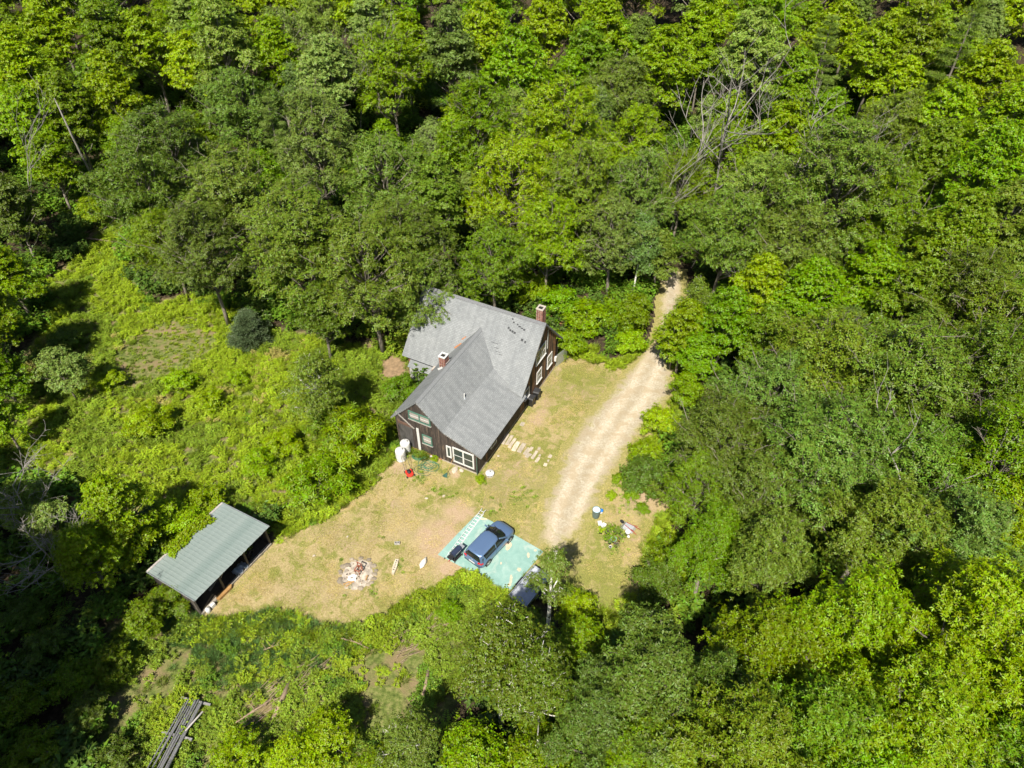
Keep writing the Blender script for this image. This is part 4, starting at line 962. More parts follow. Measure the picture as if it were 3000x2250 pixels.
# labels for the crowns that have none yet: colour + kind + which one, counted from a landmark
MARKS = [('the rear brick chimney', 1592, 915), ('the top left roof corner', 1290, 900), ('the driveway mouth', 1960, 860), ('the largest grey snag', 2160, 330), ('the top left corner of the photo', 0, 0), ('the top right corner of the photo', 3000, 0),
         ('the bare white stems', 1040, 190), ('the barrel', 1743, 1500), ('the wheelbarrow', 1840, 1545), ('the shed', 600, 1620), ('the lone young spruce', 720, 930), ('the long bare trunk', 250, 480), ('the bottom right corner of the photo', 3000, 2250),
         ('the right edge midpoint', 3000, 1125), ('the top edge midpoint', 1500, 0), ('the leaning birch', 1600, 1740), ('the pole rack', 540, 2150), ('the bottom left corner of the photo', 0, 2250), ('the slim bare stems', 1930, 520)]
ORD = ['nearest', 'second nearest', 'third nearest', 'fourth nearest', 'fifth nearest', 'sixth nearest', 'seventh nearest', 'eighth nearest', 'ninth nearest', 'tenth nearest', 'eleventh nearest', 'twelfth nearest']
buck = {}
for t in TREES:
    if t['fixed']: continue
    qx, qy = proj([t['x'], t['y'], t['o'].location.z + t['H'] * .7])
    d, mk, mx_, my_ = min((math.hypot(qx - a, qy - b), n, a, b) for n, a, b in MARKS)
    hz = 'left' if qx < mx_ - 40 else ('right' if qx > mx_ + 40 else ''); vt = 'above' if qy < my_ else 'below'
    buck.setdefault((CWORD[t['col']], KWORD[t['kind'][:3]], mk, vt), []).append((d, t))
for (cw, kw, mk, vt), L in buck.items():
    L.sort(key=lambda q: q[0])
    for i, (d, t) in enumerate(L):
        kw2 = kw if kw in ('sapling', 'bush', 'birch', 'pine') else kw + ' tree'
        t['o']['label'] = f"{cw} {kw2} {vt} {mk}, {ORD[min(i, 11)]}" if len(L) > 1 else f"{cw} {kw2} {vt} {mk} and close to it"
        t['o']['group'] = 'trees of the surrounding wood'

# ------------------------------------------------------------------ undergrowth: instanced plants nobody could count
def mk_weed(seed, n, rad, h, L, W, style):
    g = np.random.default_rng(seed)
    if style == 'grass':
        a = g.uniform(0, 6.283, n); r = np.sqrt(g.random(n)) * rad
        P = np.stack([np.cos(a) * r, np.sin(a) * r, np.zeros(n)], 1)
        D = np.stack([np.cos(a) * .5 + g.normal(size=n) * .4, np.sin(a) * .5 + g.normal(size=n) * .4, np.ones(n) * .9], 1)
        N = np.stack([-np.cos(a), -np.sin(a), np.ones(n) * .4], 1)
        return leaf_mesh('grass_tuft', P, D, N, g.uniform(.6, 1.2, n) * L, W, M_WEED, g, .1)
    if style == 'turf':
        a = g.uniform(0, 6.283, n); r = np.sqrt(g.random(n)) * rad; b = g.uniform(0, 6.283, n)
        P = np.stack([np.cos(a) * r, np.sin(a) * r, np.full(n, .012)], 1)
        D = np.stack([np.cos(b), np.sin(b), g.uniform(.15, .5, n)], 1)
        return leaf_mesh('turf', P, D, np.tile([0, 0, 1.], (n, 1)), g.uniform(.6, 1.3, n) * L, W, M_WEED, g, .05)
    if style == 'fern':
        P, D, N = [], [], []
        for k in range(n):
            a = 6.283 * k / n + g.uniform(-.2, .2); ln = g.uniform(.7, 1.1) * rad
            for s in range(1, 10):
                t = s / 10; c = np.array([math.cos(a) * ln * t, math.sin(a) * ln * t, h * math.sin(t * 2.4)])
                for sd in (-1, 1):
                    P.append(c); D.append(np.array([math.cos(a + sd * 1.1), math.sin(a + sd * 1.1), -.15])); N.append([0, 0, 1])
        P = np.array(P); sz = np.tile(np.repeat(np.linspace(1.1, .35, 9), 2), n) * L
        return leaf_mesh('fern', P, np.array(D), np.array(N, float), sz, sz * .4, M_WEED, g, .1)
    a = g.uniform(0, 6.283, n); u = g.random(n); r = rad * np.sqrt(g.random(n)) * (1 - .45 * u)
    ns = max(5, n // 16); sa = g.uniform(0, 6.283, ns); sr = rad * np.sqrt(g.random(ns)); sh = g.uniform(.5, 1, ns) * h
    who = g.integers(0, ns, n); t = np.sqrt(g.random(n))
    P = np.stack([np.cos(sa[who]) * sr[who] * (.5 + .5 * t), np.sin(sa[who]) * sr[who] * (.5 + .5 * t), sh[who] * t], 1) + g.normal(size=(n, 3)) * .05
    D = np.stack([np.cos(a), np.sin(a), g.uniform(-.3, .35, n)], 1); N = np.array([0, 0, 1.]) + g.normal(size=(n, 3)) * .35
    sz = g.uniform(.6, 1.3, n) * L
    return leaf_mesh('weed', P, D, N, sz, sz * W, M_WEED, g)
WEEDS = bpy.data.collections.new('weed_library')
for i, a in enumerate([(51, 190, .48, .55, .15, .55, 'leafy'), (52, 160, .42, .8, .17, .32, 'leafy'), (53, 230, .55, .42, .12, .6, 'leafy'), (54, 130, .3, 0, .62, .022, 'grass'), (55, 150, .34, 0, .42, .02, 'grass'), (56, 9, .75, .35, .20, 0, 'fern'), (57, 330, .62, .9, .17, .5, 'leafy'), (58, 110, .6, 0, .11, .016, 'turf')]):
    ob = bpy.data.objects.new('weed_%02d' % i, mk_weed(*a)); WEEDS.objects.link(ob)
def scatter(name, X, Y, pick, scl, tint, label, cat='undergrowth', zoff=0.0):
    n = len(X)
    me = bpy.data.meshes.new(name); me.vertices.add(n)
    me.vertices.foreach_set('co', np.stack([X, Y, terrain(X, Y) + zoff], 1).astype(np.float32).ravel())
    for nm, ty, val in (('pick', 'INT', pick.astype(np.int32)), ('scl', 'FLOAT', scl.astype(np.float32)), ('rot', 'FLOAT', RNG.uniform(0, 6.283, n).astype(np.float32))):
        me.attributes.new(nm, ty, 'POINT').data.foreach_set('value', val)
    me.attributes.new('tint', 'FLOAT_COLOR', 'POINT').data.foreach_set('color', np.concatenate([tint, np.ones((n, 1))], 1).astype(np.float32).ravel())
    o = link(name, me); tag(o, label, cat, None, 'stuff')
    ng = bpy.data.node_groups.new(name, 'GeometryNodeTree')
    ng.interface.new_socket('Geometry', in_out='INPUT', socket_type='NodeSocketGeometry'); ng.interface.new_socket('Geometry', in_out='OUTPUT', socket_type='NodeSocketGeometry')
    N = ng.nodes; gi, go = N.new('NodeGroupInput'), N.new('NodeGroupOutput')
    iop = N.new('GeometryNodeInstanceOnPoints'); ci = N.new('GeometryNodeCollectionInfo'); ci.inputs[0].default_value = WEEDS; ci.inputs[1].default_value = True; ci.inputs[2].default_value = True
    iop.inputs['Pick Instance'].default_value = True
    def na(nm, ty):
        a = N.new('GeometryNodeInputNamedAttribute'); a.data_type = ty; a.inputs[0].default_value = nm
        return next(s for s in a.outputs if s.enabled and s.name == 'Attribute')
    ng.links.new(gi.outputs[0], iop.inputs['Points']); ng.links.new(ci.outputs[0], iop.inputs['Instance'])
    ng.links.new(na('pick', 'INT'), iop.inputs['Instance Index'])
    cx = N.new('ShaderNodeCombineXYZ'); ng.links.new(na('rot', 'FLOAT'), cx.inputs[2]); ng.links.new(cx.outputs[0], iop.inputs['Rotation'])
    ng.links.new(na('scl', 'FLOAT'), iop.inputs['Scale']); ng.links.new(iop.outputs[0], go.inputs[0])
    o.modifiers.new('scatter', 'NODES').node_group = ng
    return o
def sample(poly, dens, seed, box=None):
    g = np.random.default_rng(seed)
    lo, hi = (poly.min(0), poly.max(0)) if box is None else box
    n = int((hi[0] - lo[0]) * (hi[1] - lo[1]) * dens)
    X, Y = g.uniform(lo[0], hi[0], n), g.uniform(lo[1], hi[1], n)
    if poly is not None:
        k = inpoly(X, Y, poly); X, Y = X[k], Y[k]
    return X, Y, g
SHED_C = (at(612, 1620, 2.0)[:2])
def keep_off(X, Y, m=0.0):
    """not in the house, lean-to, shed, slab, lawn or driveway"""
    hx, hy = (X - HOUSE_F[0]) * EX[0] + (Y - HOUSE_F[1]) * EX[1], (X - HOUSE_F[0]) * EY[0] + (Y - HOUSE_F[1]) * EY[1]
    inh = ((hx > -8.2 - m) & (hx < .3 + m) & (hy > -.3 - m) & (hy < 8)) | ((hx > -12.2 - m) & (hx < .3 + m) & (hy > 6.9) & (hy < 16.2 + m))
    return ~inh & ~inpoly(X, Y, LAWN) & (sdist(X, Y, DRIVE) < -.1) & ~inpoly(X, Y, SHED_FOOT)
SHED_FRONT = np.array([at(*q)[:2] for q in ((603, 1790), (690, 1705), (778, 1615))])
SHED_FOOT = np.array([at(*q, 1.6)[:2] for q in ((653, 1478), (780, 1550), (572, 1750), (448, 1680))])
C_LIME, C_YG, C_MID, C_DK, C_TAN, C_BLUE = map(np.array, ((.182, .232, .035), (.142, .190, .034), (.095, .154, .027), (.06, .095, .022), (.25, .225, .085), (.082, .130, .045)))
def tints(X, Y, w, g, s=3.2):
    """mix palette colours in patches"""
    n1, n2, n3 = vnoise(X, Y, s, 1), vnoise(X, Y, s * .6, 5), vnoise(X, Y, s * 2.4, 7)
    sc_ = np.stack([wi * (.35 + q) for wi, q in zip(w, (n1, 1 - n1, n2, 1 - n2, n3, 1 - n3))], 1) + g.random((len(X), 6)) * .22
    pal = np.array([C_LIME, C_YG, C_MID, C_DK, C_TAN, C_BLUE])
    return 1.5 * pal[sc_.argmax(1)] * g.uniform(.8, 1.2, (len(X), 1))
# the weedy field on the left
X, Y, g = sample(FIELD, 8.5, 61); k = keep_off(X, Y, .2) & (np.hypot((X - at(1155, 1085)[0]) * 1.1, Y - at(1155, 1085)[1]) > 1.45); X, Y = X[k], Y[k]
bare = (np.hypot(X - at(480, 1030)[0], (Y - at(480, 1030)[1]) * .8) < 3.2 + 2 * vnoise(X, Y, 2, 3)); k = ~bare | (g.random(len(X)) < .6); X, Y, bare = X[k], Y[k], bare[k]
pk = g.choice([0, 1, 2, 3, 4, 5, 6], len(X), p=[.17, .12, .2, .19, .15, .11, .06]); pk = np.where(bare, g.choice([3, 4, 2], len(X)), pk); scf = np.where(bare, .5, 1.0)
scatter('field_weeds', X, Y, pk, scf * g.uniform(.4, .95, len(X)), tints(X, Y, (1.1, 1.1, .75, .05, .85, .1), g) * 1.12, 'waist-high weeds, ferns and grass covering the field left of the house')
# bank below the lawn
X, Y, g = sample(BANK, 9, 62); k = keep_off(X, Y); X, Y = X[k], Y[k]
gap = (vnoise(X, Y, 2.2, 4) < .36) & (Y < at(1200, 1900)[1]); k = ~gap | (g.random(len(X)) < .12); X, Y = X[k], Y[k]
gx, gy = at(760, 1840)[:2]; grassy = np.clip(1.2 - np.hypot((X - gx) * .55, Y - gy) / 4.5, 0, 1) > g.random(len(X))
pk = np.where(grassy, 3, g.choice([0, 1, 2, 3, 5, 6], len(X), p=[.3, .15, .3, .08, .07, .10]))
tt = tints(X, Y, (1.0, 1.0, .95, .15, .3, .1), g, 2.6); tt = np.where(grassy[:, None], C_BLUE * 2.1 * g.uniform(.8, 1.3, (len(X), 1)), tt)
scatter('bank_weeds', X, Y, pk, g.uniform(.45, .9, len(X)), tt, 'brambles, weeds and long grass on the bank below the lawn')
# long grass fringe between field and lawn and around the yard rim
X, Y, g = sample(None, 7, 63, (LAWN.min(0) - 4, LAWN.max(0) + 4)); d = sdist(X, Y, LAWN); k = (d < .15) & (d > -3.2 + 2 * vnoise(X, Y, 2, 2)) & keep_off(X, Y, .1) & (pdist(X, Y, SHED_FRONT, False) > 1.2) | ((d > 0) & (d < .25) & (g.random(len(X)) < .5) & keep_off(X, Y) )
X, Y = X[k], Y[k]
scatter('fringe_grass', X, Y, g.choice([3, 3, 4, 0, 2, 5], len(X)), g.uniform(.55, 1.05, len(X)), tints(X, Y, (1.0, 1.0, .8, .15, .45, .35), g, 2), 'long grass and weeds fringing the mown lawn')
# forest understorey
X, Y, g = sample(None, .55, 64, (np.array([-75, 6]), np.array([75, 120]))); k = keep_off(X, Y, .5) & (sdist(X, Y, LAWN) < -2) & (np.hypot(X - at(1553, 1722)[0], Y - at(1553, 1722)[1]) > 4.5) & (sdist(X, Y, DRIVE) < -1.5) & ~inpoly(X, Y, FIELD) & ~inpoly(X, Y, BANK) & (np.abs(X) < 26 + Y * .72); X, Y = X[k], Y[k]
scatter('forest_understorey', X, Y, g.choice([0, 2, 5, 6, 6, 6], len(X)), g.uniform(1.0, 2.6, len(X)), tints(X, Y, (.35, .7, 1.0, .8, .1, .3), g, 6), 'shrubs and ferns on the forest floor')
# the mown grass itself
X, Y, g = sample(LAWN, 3.2, 66); k = (sdist(X, Y, DRIVE) < .2) & (spots(X, Y, SOIL_SPOTS) * .7 < g.random(len(X))); X, Y = X[k], Y[k]
hx, hy = (X - HOUSE_F[0]) * EX[0] + (Y - HOUSE_F[1]) * EX[1], (X - HOUSE_F[0]) * EY[0] + (Y - HOUSE_F[1]) * EY[1]
k = ~((hx > -8.2) & (hx < .3) & (hy > -.2) & (hy < 16.5)) & ~inpoly(X, Y, SLAB_OUT) & (np.hypot(X - FIRE[0], Y - FIRE[1]) > 1.5); X, Y = X[k], Y[k]
m = np.clip((vnoise(X, Y, 1.6, 1) * .6 + vnoise(X, Y, .7, 3) * .4 - .45) * 6 + .6 * spots(X, Y, GREENC), 0, 1)[:, None]
scatter('mown_grass', X, Y, np.full(len(X), 7), g.uniform(.7, 1.2, len(X)), (np.array([.46, .37, .18]) * (1 - m) + np.array([.27, .28, .08]) * m) * g.uniform(.75, 1.2, (len(X), 1)), 'short dry mown grass of the lawn', 'grass', zoff=.015)
# small tufts standing in the lawn
tx, ty = [], []
gt = np.random.default_rng(65)
for (c, rad) in LUSH_SPOTS:
    n = int(rad * rad * 9); a = gt.uniform(0, 6.283, n); r = rad * np.sqrt(gt.random(n)) * .9; tx += list(c[0] + np.cos(a) * r); ty += list(c[1] + np.sin(a) * r)
X, Y = np.array(tx), np.array(ty)
k = sdist(X, Y, DRIVE) < -.2; X, Y = X[k], Y[k]
scatter('lawn_tufts', X, Y, np.full(len(X), 4), gt.uniform(.16, .34, len(X)), np.tile((C_MID + C_YG) * 1.25, (len(X), 1)) * gt.uniform(.8, 1.3, (len(X), 1)), 'green tufts of unmown grass in the lawn', zoff=.02)

# ------------------------------------------------------------------ open shed with ribbed metal roof
fr_r, fr_l, bk_r, bk_l = at(786.5, 1546, 2.5), at(571, 1760, 2.5), at(653, 1471, 2.05), at(430, 1676, 2.05)
cc = (fr_r + fr_l + bk_r + bk_l)[:2] / 4
uv_ = ((fr_r - fr_l) + (bk_r - bk_l))[:2]; SL = np.linalg.norm(uv_) / 2; uv_ /= np.linalg.norm(uv_)
SD = abs(np.dot(((bk_r - fr_r) + (bk_l - fr_l))[:2] / 2, np.array([-uv_[1], uv_[0]])))
shed = thing('shed', 'open-fronted wooden shed with green-grey ribbed metal roof', 'shed', (*cc, 0), math.atan2(uv_[1], uv_[0]))   # local x along the front, y to the back
def metal_roof():
    m, nt, b = new_mat('green_metal_roof')
    f = noise(nt, .5, 4); f2 = noise(nt, 8, 3, stretch=(4, .3, 1))
    c = ramp(nt, f, [(.32, (.205, .26, .245)), (.7, (.31, .35, .338))])
    c = mix(nt, 1.0, c, ramp(nt, f2, [(.3, (.85, .87, .87)), (.7, (1.06, 1.05, 1.05))]), 'MULTIPLY')
    nt.links.new(c, b.inputs['Base Color']); b.inputs['Roughness'].default_value = .42; b.inputs['Metallic'].default_value = .1
    return m
M_MROOF = metal_roof()
shroof = bpy.data.objects.new('roof', None); shroof.parent = shed; COL.objects.link(shroof)
npan = 22; pw = SL / npan
zf = lambda y: 2.5 - (y + SD / 2) * .45 / SD
pan = MB()
pts = [(0, 0), (pw - .055, 0), (pw - .045, .03), (pw - .015, .03), (pw - .004, 0)]
y0_, y1_ = -SD / 2, SD / 2
V, Fq = [], []
for (x, h) in pts:
    V += [(x, y0_, zf(y0_) + h), (x, y1_, zf(y1_) + h)]
for (x, h) in pts: V += [(x, y0_, zf(y0_) + h - .012), (x, y1_, zf(y1_) + h - .012)]
k = len(pts)
for i in range(k - 1):
    Fq += [(2 * i, 2 * i + 2, 2 * i + 3, 2 * i + 1), (2 * k + 2 * i, 2 * k + 2 * i + 1, 2 * k + 2 * i + 3, 2 * k + 2 * i + 2), (2 * i, 2 * k + 2 * i, 2 * k + 2 * i + 2, 2 * i + 2), (2 * i + 1, 2 * i + 3, 2 * k + 2 * i + 3, 2 * k + 2 * i + 1)]
Fq += [(0, 1, 2 * k + 1, 2 * k), (2 * k - 2, 4 * k - 2, 4 * k - 1, 2 * k - 1)]
pan.add(V, Fq); pme = pan.mesh('roof_panel', M_MROOF)
for i in range(npan): link('roof_panel', pme, shroof, (-SL / 2 + i * pw, jit.uniform(-.02, .02), jit.uniform(0, .004)))
cap_ = MB(); cap_.bar((-SL / 2, y1_ - .02, zf(y1_) + .035), (SL / 2, y1_ - .02, zf(y1_) + .035), .16, .03); cap_.build('edge_strip', M_GREY, shroof, color=(1.3, 1.3, 1.3))
cap_ = MB(); cap_.bar((-SL / 2 - .03, y0_, zf(y0_) + .0), (-SL / 2 - .03, y1_, zf(y1_) + .0), .03, .12); cap_.bar((SL / 2 + .03, y0_, zf(y0_)), (SL / 2 + .03, y1_, zf(y1_)), .03, .12); cap_.build('edge_trim', M_STEEL, shroof)
for x in (-SL / 2 + .12, -SL / 6, SL / 6, SL / 2 - .12):
    MB().box((x, y0_ + .55, 1.19), (.13, .13, 2.38)).build('post', M_GREY, shed, color=(.4, .36, .32))
    MB().bar((x, y0_ + .1, zf(y0_) - .09), (x, y1_ - .1, zf(y1_) - .09), .08, .13).build('rafter', M_GREY, shed, color=(.6, .55, .5))
MB().bar((-SL / 2 + .1, y0_ + .55, 2.36), (SL / 2 - .1, y0_ + .55, 2.36), .1, .16).build('beam', M_GREY, shed, color=(.6, .55, .5))
MB().bar((-SL / 6 + .1, y0_ + .55, 1.5), (-SL / 6 + .75, y0_ + .55, 2.3), .08, .08).build('brace', M_GREY, shed, color=(.8, .7, .6))
MB().bar((-SL / 2 + .1, y0_ + .5, .1), (SL / 2 - .1, y0_ + .5, .1), .22, .2).build('sill_beam', M_GREY, shed, color=(1.1, 1.05, .95))
for i in range(24):
    x = -SL / 2 + .1 + (SL - .2) * (i + .5) / 24
    MB().box((x, y1_ - .2, 1.0), ((SL - .2) / 24 - .01, .025, 2.0)).build('board', M_BOARD, shed, color=(1, 1, 1))
for sx in (-1, 1):
    for i in range(14):
        y = y0_ + .65 + (SD - .85) * (i + .5) / 14
        kk = jit.uniform(.9, 1.9)
        MB().box((sx * (SL / 2 - .1), y, (zf(y) - .1) / 2), (.025, (SD - .85) / 14 - .01, zf(y) - .12)).build('board', M_BOARD, shed, color=(kk, kk, kk))
MB().box((0, .1, .03), (SL - .3, SD - .8, .04)).build('dirt_floor', pm('shed_floor', (.07, .055, .04), 1), shed)
gv = np.random.default_rng(33); nv = 1700
vx = gv.uniform(-SL * .26, SL * .30, nv); dep = gv.random(nv) ** 1.4 * (.35 + 1.25 * np.clip(vnoise(vx + 20, vx * 0, .8, 2), 0, 1)); vy = y1_ + .25 - dep
PV = np.stack([vx, vy, zf(vy) + .06 + .4 * gv.random(nv) * np.clip(1.3 - dep, .2, 1)], 1); av = gv.uniform(0, 6.283, nv)
vine = link('climbing_vine', leaf_mesh('climbing_vine', PV, np.stack([np.cos(av), np.sin(av) - .4, gv.uniform(-.4, .3, nv)], 1), np.array([0, 0, 1.]) + gv.normal(size=(nv, 3)) * .35, gv.uniform(.1, .2, nv), .11, rng=gv), None, (*cc, 0), (0, 0, shed.rotation_euler[2]), color=(.20, .27, .03))
tag(vine, 'leafy vine spilling over the upper roof edge of the shed', 'vine')
def in_shed(x, y, z=0.05): 
    c_, s_ = math.cos(shed.rotation_euler[2]), math.sin(shed.rotation_euler[2])
    return (cc[0] + c_ * x - s_ * y, cc[1] + s_ * x + c_ * y, z)
srz = shed.rotation_euler[2]
mb = MB().lathe([(.17, 0), (.18, .02), (.18, .34), (.12, .42), (.06, .44), (.06, .48)], 14); jo = mb.build('plastic_jug', M_WHITE, None, in_shed(-SL / 2 + .55, y0_ + .28, .02), smooth=True); tag(jo, 'white plastic jug at the lower front corner of the shed', 'jug')
mb = MB(); mb.box((0, 0, .17), (.34, .26, .34)); mb.box((0, 0, .37), (.1, .1, .06)); tag(mb.build('white_can', M_WHITE, None, in_shed(-SL / 2 + .98, y0_ + .3, .02), srz, bevel=.03), 'small white square can right of the jug in the shed', 'can')
mb = MB().prism([(-.6, -.16), (.5, -.2), (.68, -.05), (.6, .14), (-.5, .22), (-.7, .05)], .02, .26); tag(mb.build('wooden_slab', wood_material('orange_ply', (.22, .11, .035), (.34, .19, .065), (.45, .28, .12)), None, in_shed(-SL / 2 + 2.15, y0_ + .38, .02), srz), 'orange-brown wooden slab lying at the shed front', 'wood slab')
V, Fq = [], []
for i in range(9):
    for j in range(7):
        V.append((i * .13 - .5, j * .12 - .35, .25 + .25 * math.sin(i * 1.7 + j) * math.cos(j * 1.3) + .25 * math.exp(-((i - 4) ** 2 + (j - 3) ** 2) / 6)))
for i in range(8):
    for j in range(6): Fq.append((i * 7 + j, (i + 1) * 7 + j, (i + 1) * 7 + j + 1, i * 7 + j + 1))
mb = MB().add(V, Fq); to = mb.build('tarp', pm('blue_grey_tarp', (.30, .36, .44), .5), None, in_shed(SL * .08, y0_ + .75, .05), srz, smooth=True); to.modifiers.new('thick', 'SOLIDIFY').thickness = .02; tag(to, 'crumpled blue-grey tarp inside the shed', 'tarp')
tp = MB()
tp.tube([(math.cos(a) * .3, 0, .36 + math.sin(a) * .3) for a in np.linspace(0, 2 * math.pi, 25)], .045, 8, False); tag(tp.build('bicycle_wheel', M_BLACK, None, in_shed(SL * .27, y0_ + .95, .02), srz + .3, smooth=True), 'old bicycle wheel hanging back in the shed', 'wheel')
mb = MB(); mb.bar((-.5, 0, .4), (.5, .1, .75), .2, .03); mb.bar((-.4, .3, .05), (.5, .2, .6), .15, .04); tag(mb.build('loose_planks', M_GREY, None, in_shed(-SL * .2, y0_ + 1.2, .05), srz, color=(.9, .85, .8)), 'loose planks leaning inside the shed', 'planks')

# ------------------------------------------------------------------ painted slab, car, ladder, grill
def slab_material():
    m, nt, b = new_mat('teal_painted_concrete')
    f = noise(nt, 1.2, 5, 'World', .6, .8); f2 = noise(nt, .9, 3, 'World', .5, 1.2); fine = noise(nt, 18, 4, 'World')
    c = ramp(nt, f, [(.3, (.19, .34, .305)), (.55, (.25, .405, .365)), (.75, (.35, .475, .43))])
    c = mix(nt, ramp(nt, f2, [(.60, (0, 0, 0)), (.70, (.55, .55, .55))]), c, (.42, .49, .44))
    c = mix(nt, 1.0, c, ramp(nt, fine, [(.3, (.9, .9, .9)), (.7, (1.05, 1.05, 1.05))]), 'MULTIPLY')
    nt.links.new(c, b.inputs['Base Color']); b.inputs['Roughness'].default_value = .7
    return m
SLAB = [at(*q)[:2] for q in ((1283, 1626), (1336, 1653), (1390, 1682), (1440, 1708), (1488, 1739), (1520, 1703), (1555, 1661), (1592, 1617), (1545, 1590), (1500, 1564), (1442, 1529), (1397, 1508), (1340, 1566))]
so_ = MB().prism([tuple(p) for p in SLAB], -.1, .075).build('concrete_slab', slab_material()); tag(so_, 'teal painted concrete parking slab with worn patches', None, None, 'structure')
M_WORN = pm('bare_worn_concrete', (.60, .47, .34), .95, var=.2, scale=10)
rw = random.Random(5)
for (px, py, sx, sy) in [(1490, 1597, .5, .55), (1487, 1607, .35, .3), (1548, 1626, .22, .5), (1468, 1650, .16, .2), (1521, 1668, .34, .36), (1497, 1697, .25, .7), (1493, 1712, .3, .3), (1417, 1520, .6, .2), (1485, 1728, .5, .3), (1568, 1612, .3, .2)]:
    c = at(px, py, .08); n = 11
    pts = [(c[0] + sx / 2 * math.cos(6.283 * i / n) * rw.uniform(.6, 1.2), c[1] + sy / 2 * math.sin(6.283 * i / n) * rw.uniform(.6, 1.2)) for i in range(n)]
    MB().prism(pts, .0765, .079).build('worn_patch', M_WORN, so_)

def carpaint():
    m, nt, b = new_mat('blue_car_paint')
    f = noise(nt, 300, 2)
    nt.links.new(ramp(nt, f, [(.3, (.118, .20, .37)), (.7, (.155, .245, .42))]), b.inputs['Base Color'])
    b.inputs['Metallic'].default_value = .45; b.inputs['Roughness'].default_value = .38; b.inputs['Coat Weight'].default_value = .8; b.inputs['Coat Roughness'].default_value = .08
    return m
M_CAR = carpaint()
M_CGLASS, _nt, _b = new_mat('car_glass')
_b.inputs['Base Color'].default_value = (.012, .016, .018, 1); _b.inputs['Roughness'].default_value = .05; _b.inputs['Specular IOR Level'].default_value = .8
M_TYRE = pm('tyre_rubber', (.025, .025, .026), .85)
M_RIM = pm('alloy_rim', (.62, .62, .60), .35, .5)
M_RED, _nt, _b = new_mat('red_lamp_lens'); _b.inputs['Base Color'].default_value = (.55, .02, .03, 1); _b.inputs['Roughness'].default_value = .15
M_LAMP, _nt, _b = new_mat('clear_lamp_lens'); _b.inputs['Base Color'].default_value = (.6, .63, .66, 1); _b.inputs['Roughness'].default_value = .1
rw_, fw_ = at(1429.3, 1647.3, .39), at(1492.9, 1579.8, .39)
hd = (fw_ - rw_)[:2]; hd /= np.linalg.norm(hd); lf = np.array([-hd[1], hd[0]])
cpos = (rw_ + fw_)[:2] / 2 + lf * .86
car = thing('car', 'blue three-door hatchback parked on the teal slab', 'car', (*cpos, .076), math.atan2(hd[1], hd[0]) - math.pi / 2)
ST = [(-2.10, .60, .40, .66), (-2.07, .76, .31, .80), (-2.0, .84, .25, .93), (-1.85, .875, .22, .965), (-1.4, .89, .2, .97), (-.7, .89, .2, .955), (0, .89, .2, .945), (.7, .89, .2, .945), (1.1, .885, .2, .955), (1.5, .87, .22, .905), (1.8, .82, .25, .83), (1.97, .73, .29, .73), (2.06, .60, .34, .63), (2.10, .42, .40, .54)]
V, Fq = [], []
for (y, w_, zb, zt) in ST:
    half = [(0, zb), (.86 * w_, zb), (.97 * w_, zb + .08), (w_, zb + (zt - zb) * .35), (.995 * w_, zb + (zt - zb) * .62), (.965 * w_, zt - .07), (.90 * w_, zt - .012), (.6 * w_, zt + .018), (0, zt + .03)]
    ring = [(x, y, z) for x, z in half] + [(-x, y, z) for x, z in half[-2:0:-1]]
    V += ring
n = 16
for i in range(len(ST) - 1):
    for j in range(n): Fq.append((i * n + j, i * n + (j + 1) % n, (i + 1) * n + (j + 1) % n, (i + 1) * n + j))
Fq += [tuple(range(n))[::-1], tuple(range((len(ST) - 1) * n, len(ST) * n))]
bd = MB().add(V, [q[::-1] for q in Fq]).build('body', M_CAR, car, smooth=True)
sub = bd.modifiers.new('s', 'SUBSURF'); sub.levels = sub.render_levels = 1
def ring3(z, xh, yr, yf, bulge):      # greenhouse outline at height z
    return [(-xh * .86, yr, z), (xh * .86, yr, z), (xh, yr + .16, z), (xh, yf - .45, z), (xh * .93, yf - .12, z), (xh * .55, yf + bulge * .7, z), (0, yf + bulge, z), (-xh * .55, yf + bulge * .7, z), (-xh * .93, yf - .12, z), (-xh, yf - .45, z), (-xh, yr + .16, z)]
R0, R1, R2 = ring3(.93, .815, -2.0, 1.12, .14), ring3(1.2, .745, -1.92, .68, .12), ring3(1.42, .635, -1.80, .30, .10)
def loft(rings):
    k = len(rings[0]); V = [p for r in rings for p in r]
    F_ = [(i * k + j, i * k + (j + 1) % k, (i + 1) * k + (j + 1) % k, (i + 1) * k + j) for i in range(len(rings) - 1) for j in range(k)]
    return V, F_ + [tuple(range(k))[::-1], tuple(range((len(rings) - 1) * k, len(rings) * k))]
MB().add(*loft([R0, R1, R2])).build('windows', M_CGLASS, car, smooth=False)
Rt = [ring3(1.405, .665, -1.86, .30, .11), ring3(1.45, .655, -1.85, .28, .10), ring3(1.485, .57, -1.72, .16, .08), ring3(1.492, .3, -1.3, -.2, .04)]
MB().add(*loft(Rt)).build('roof_panel', M_CAR, car, smooth=True)
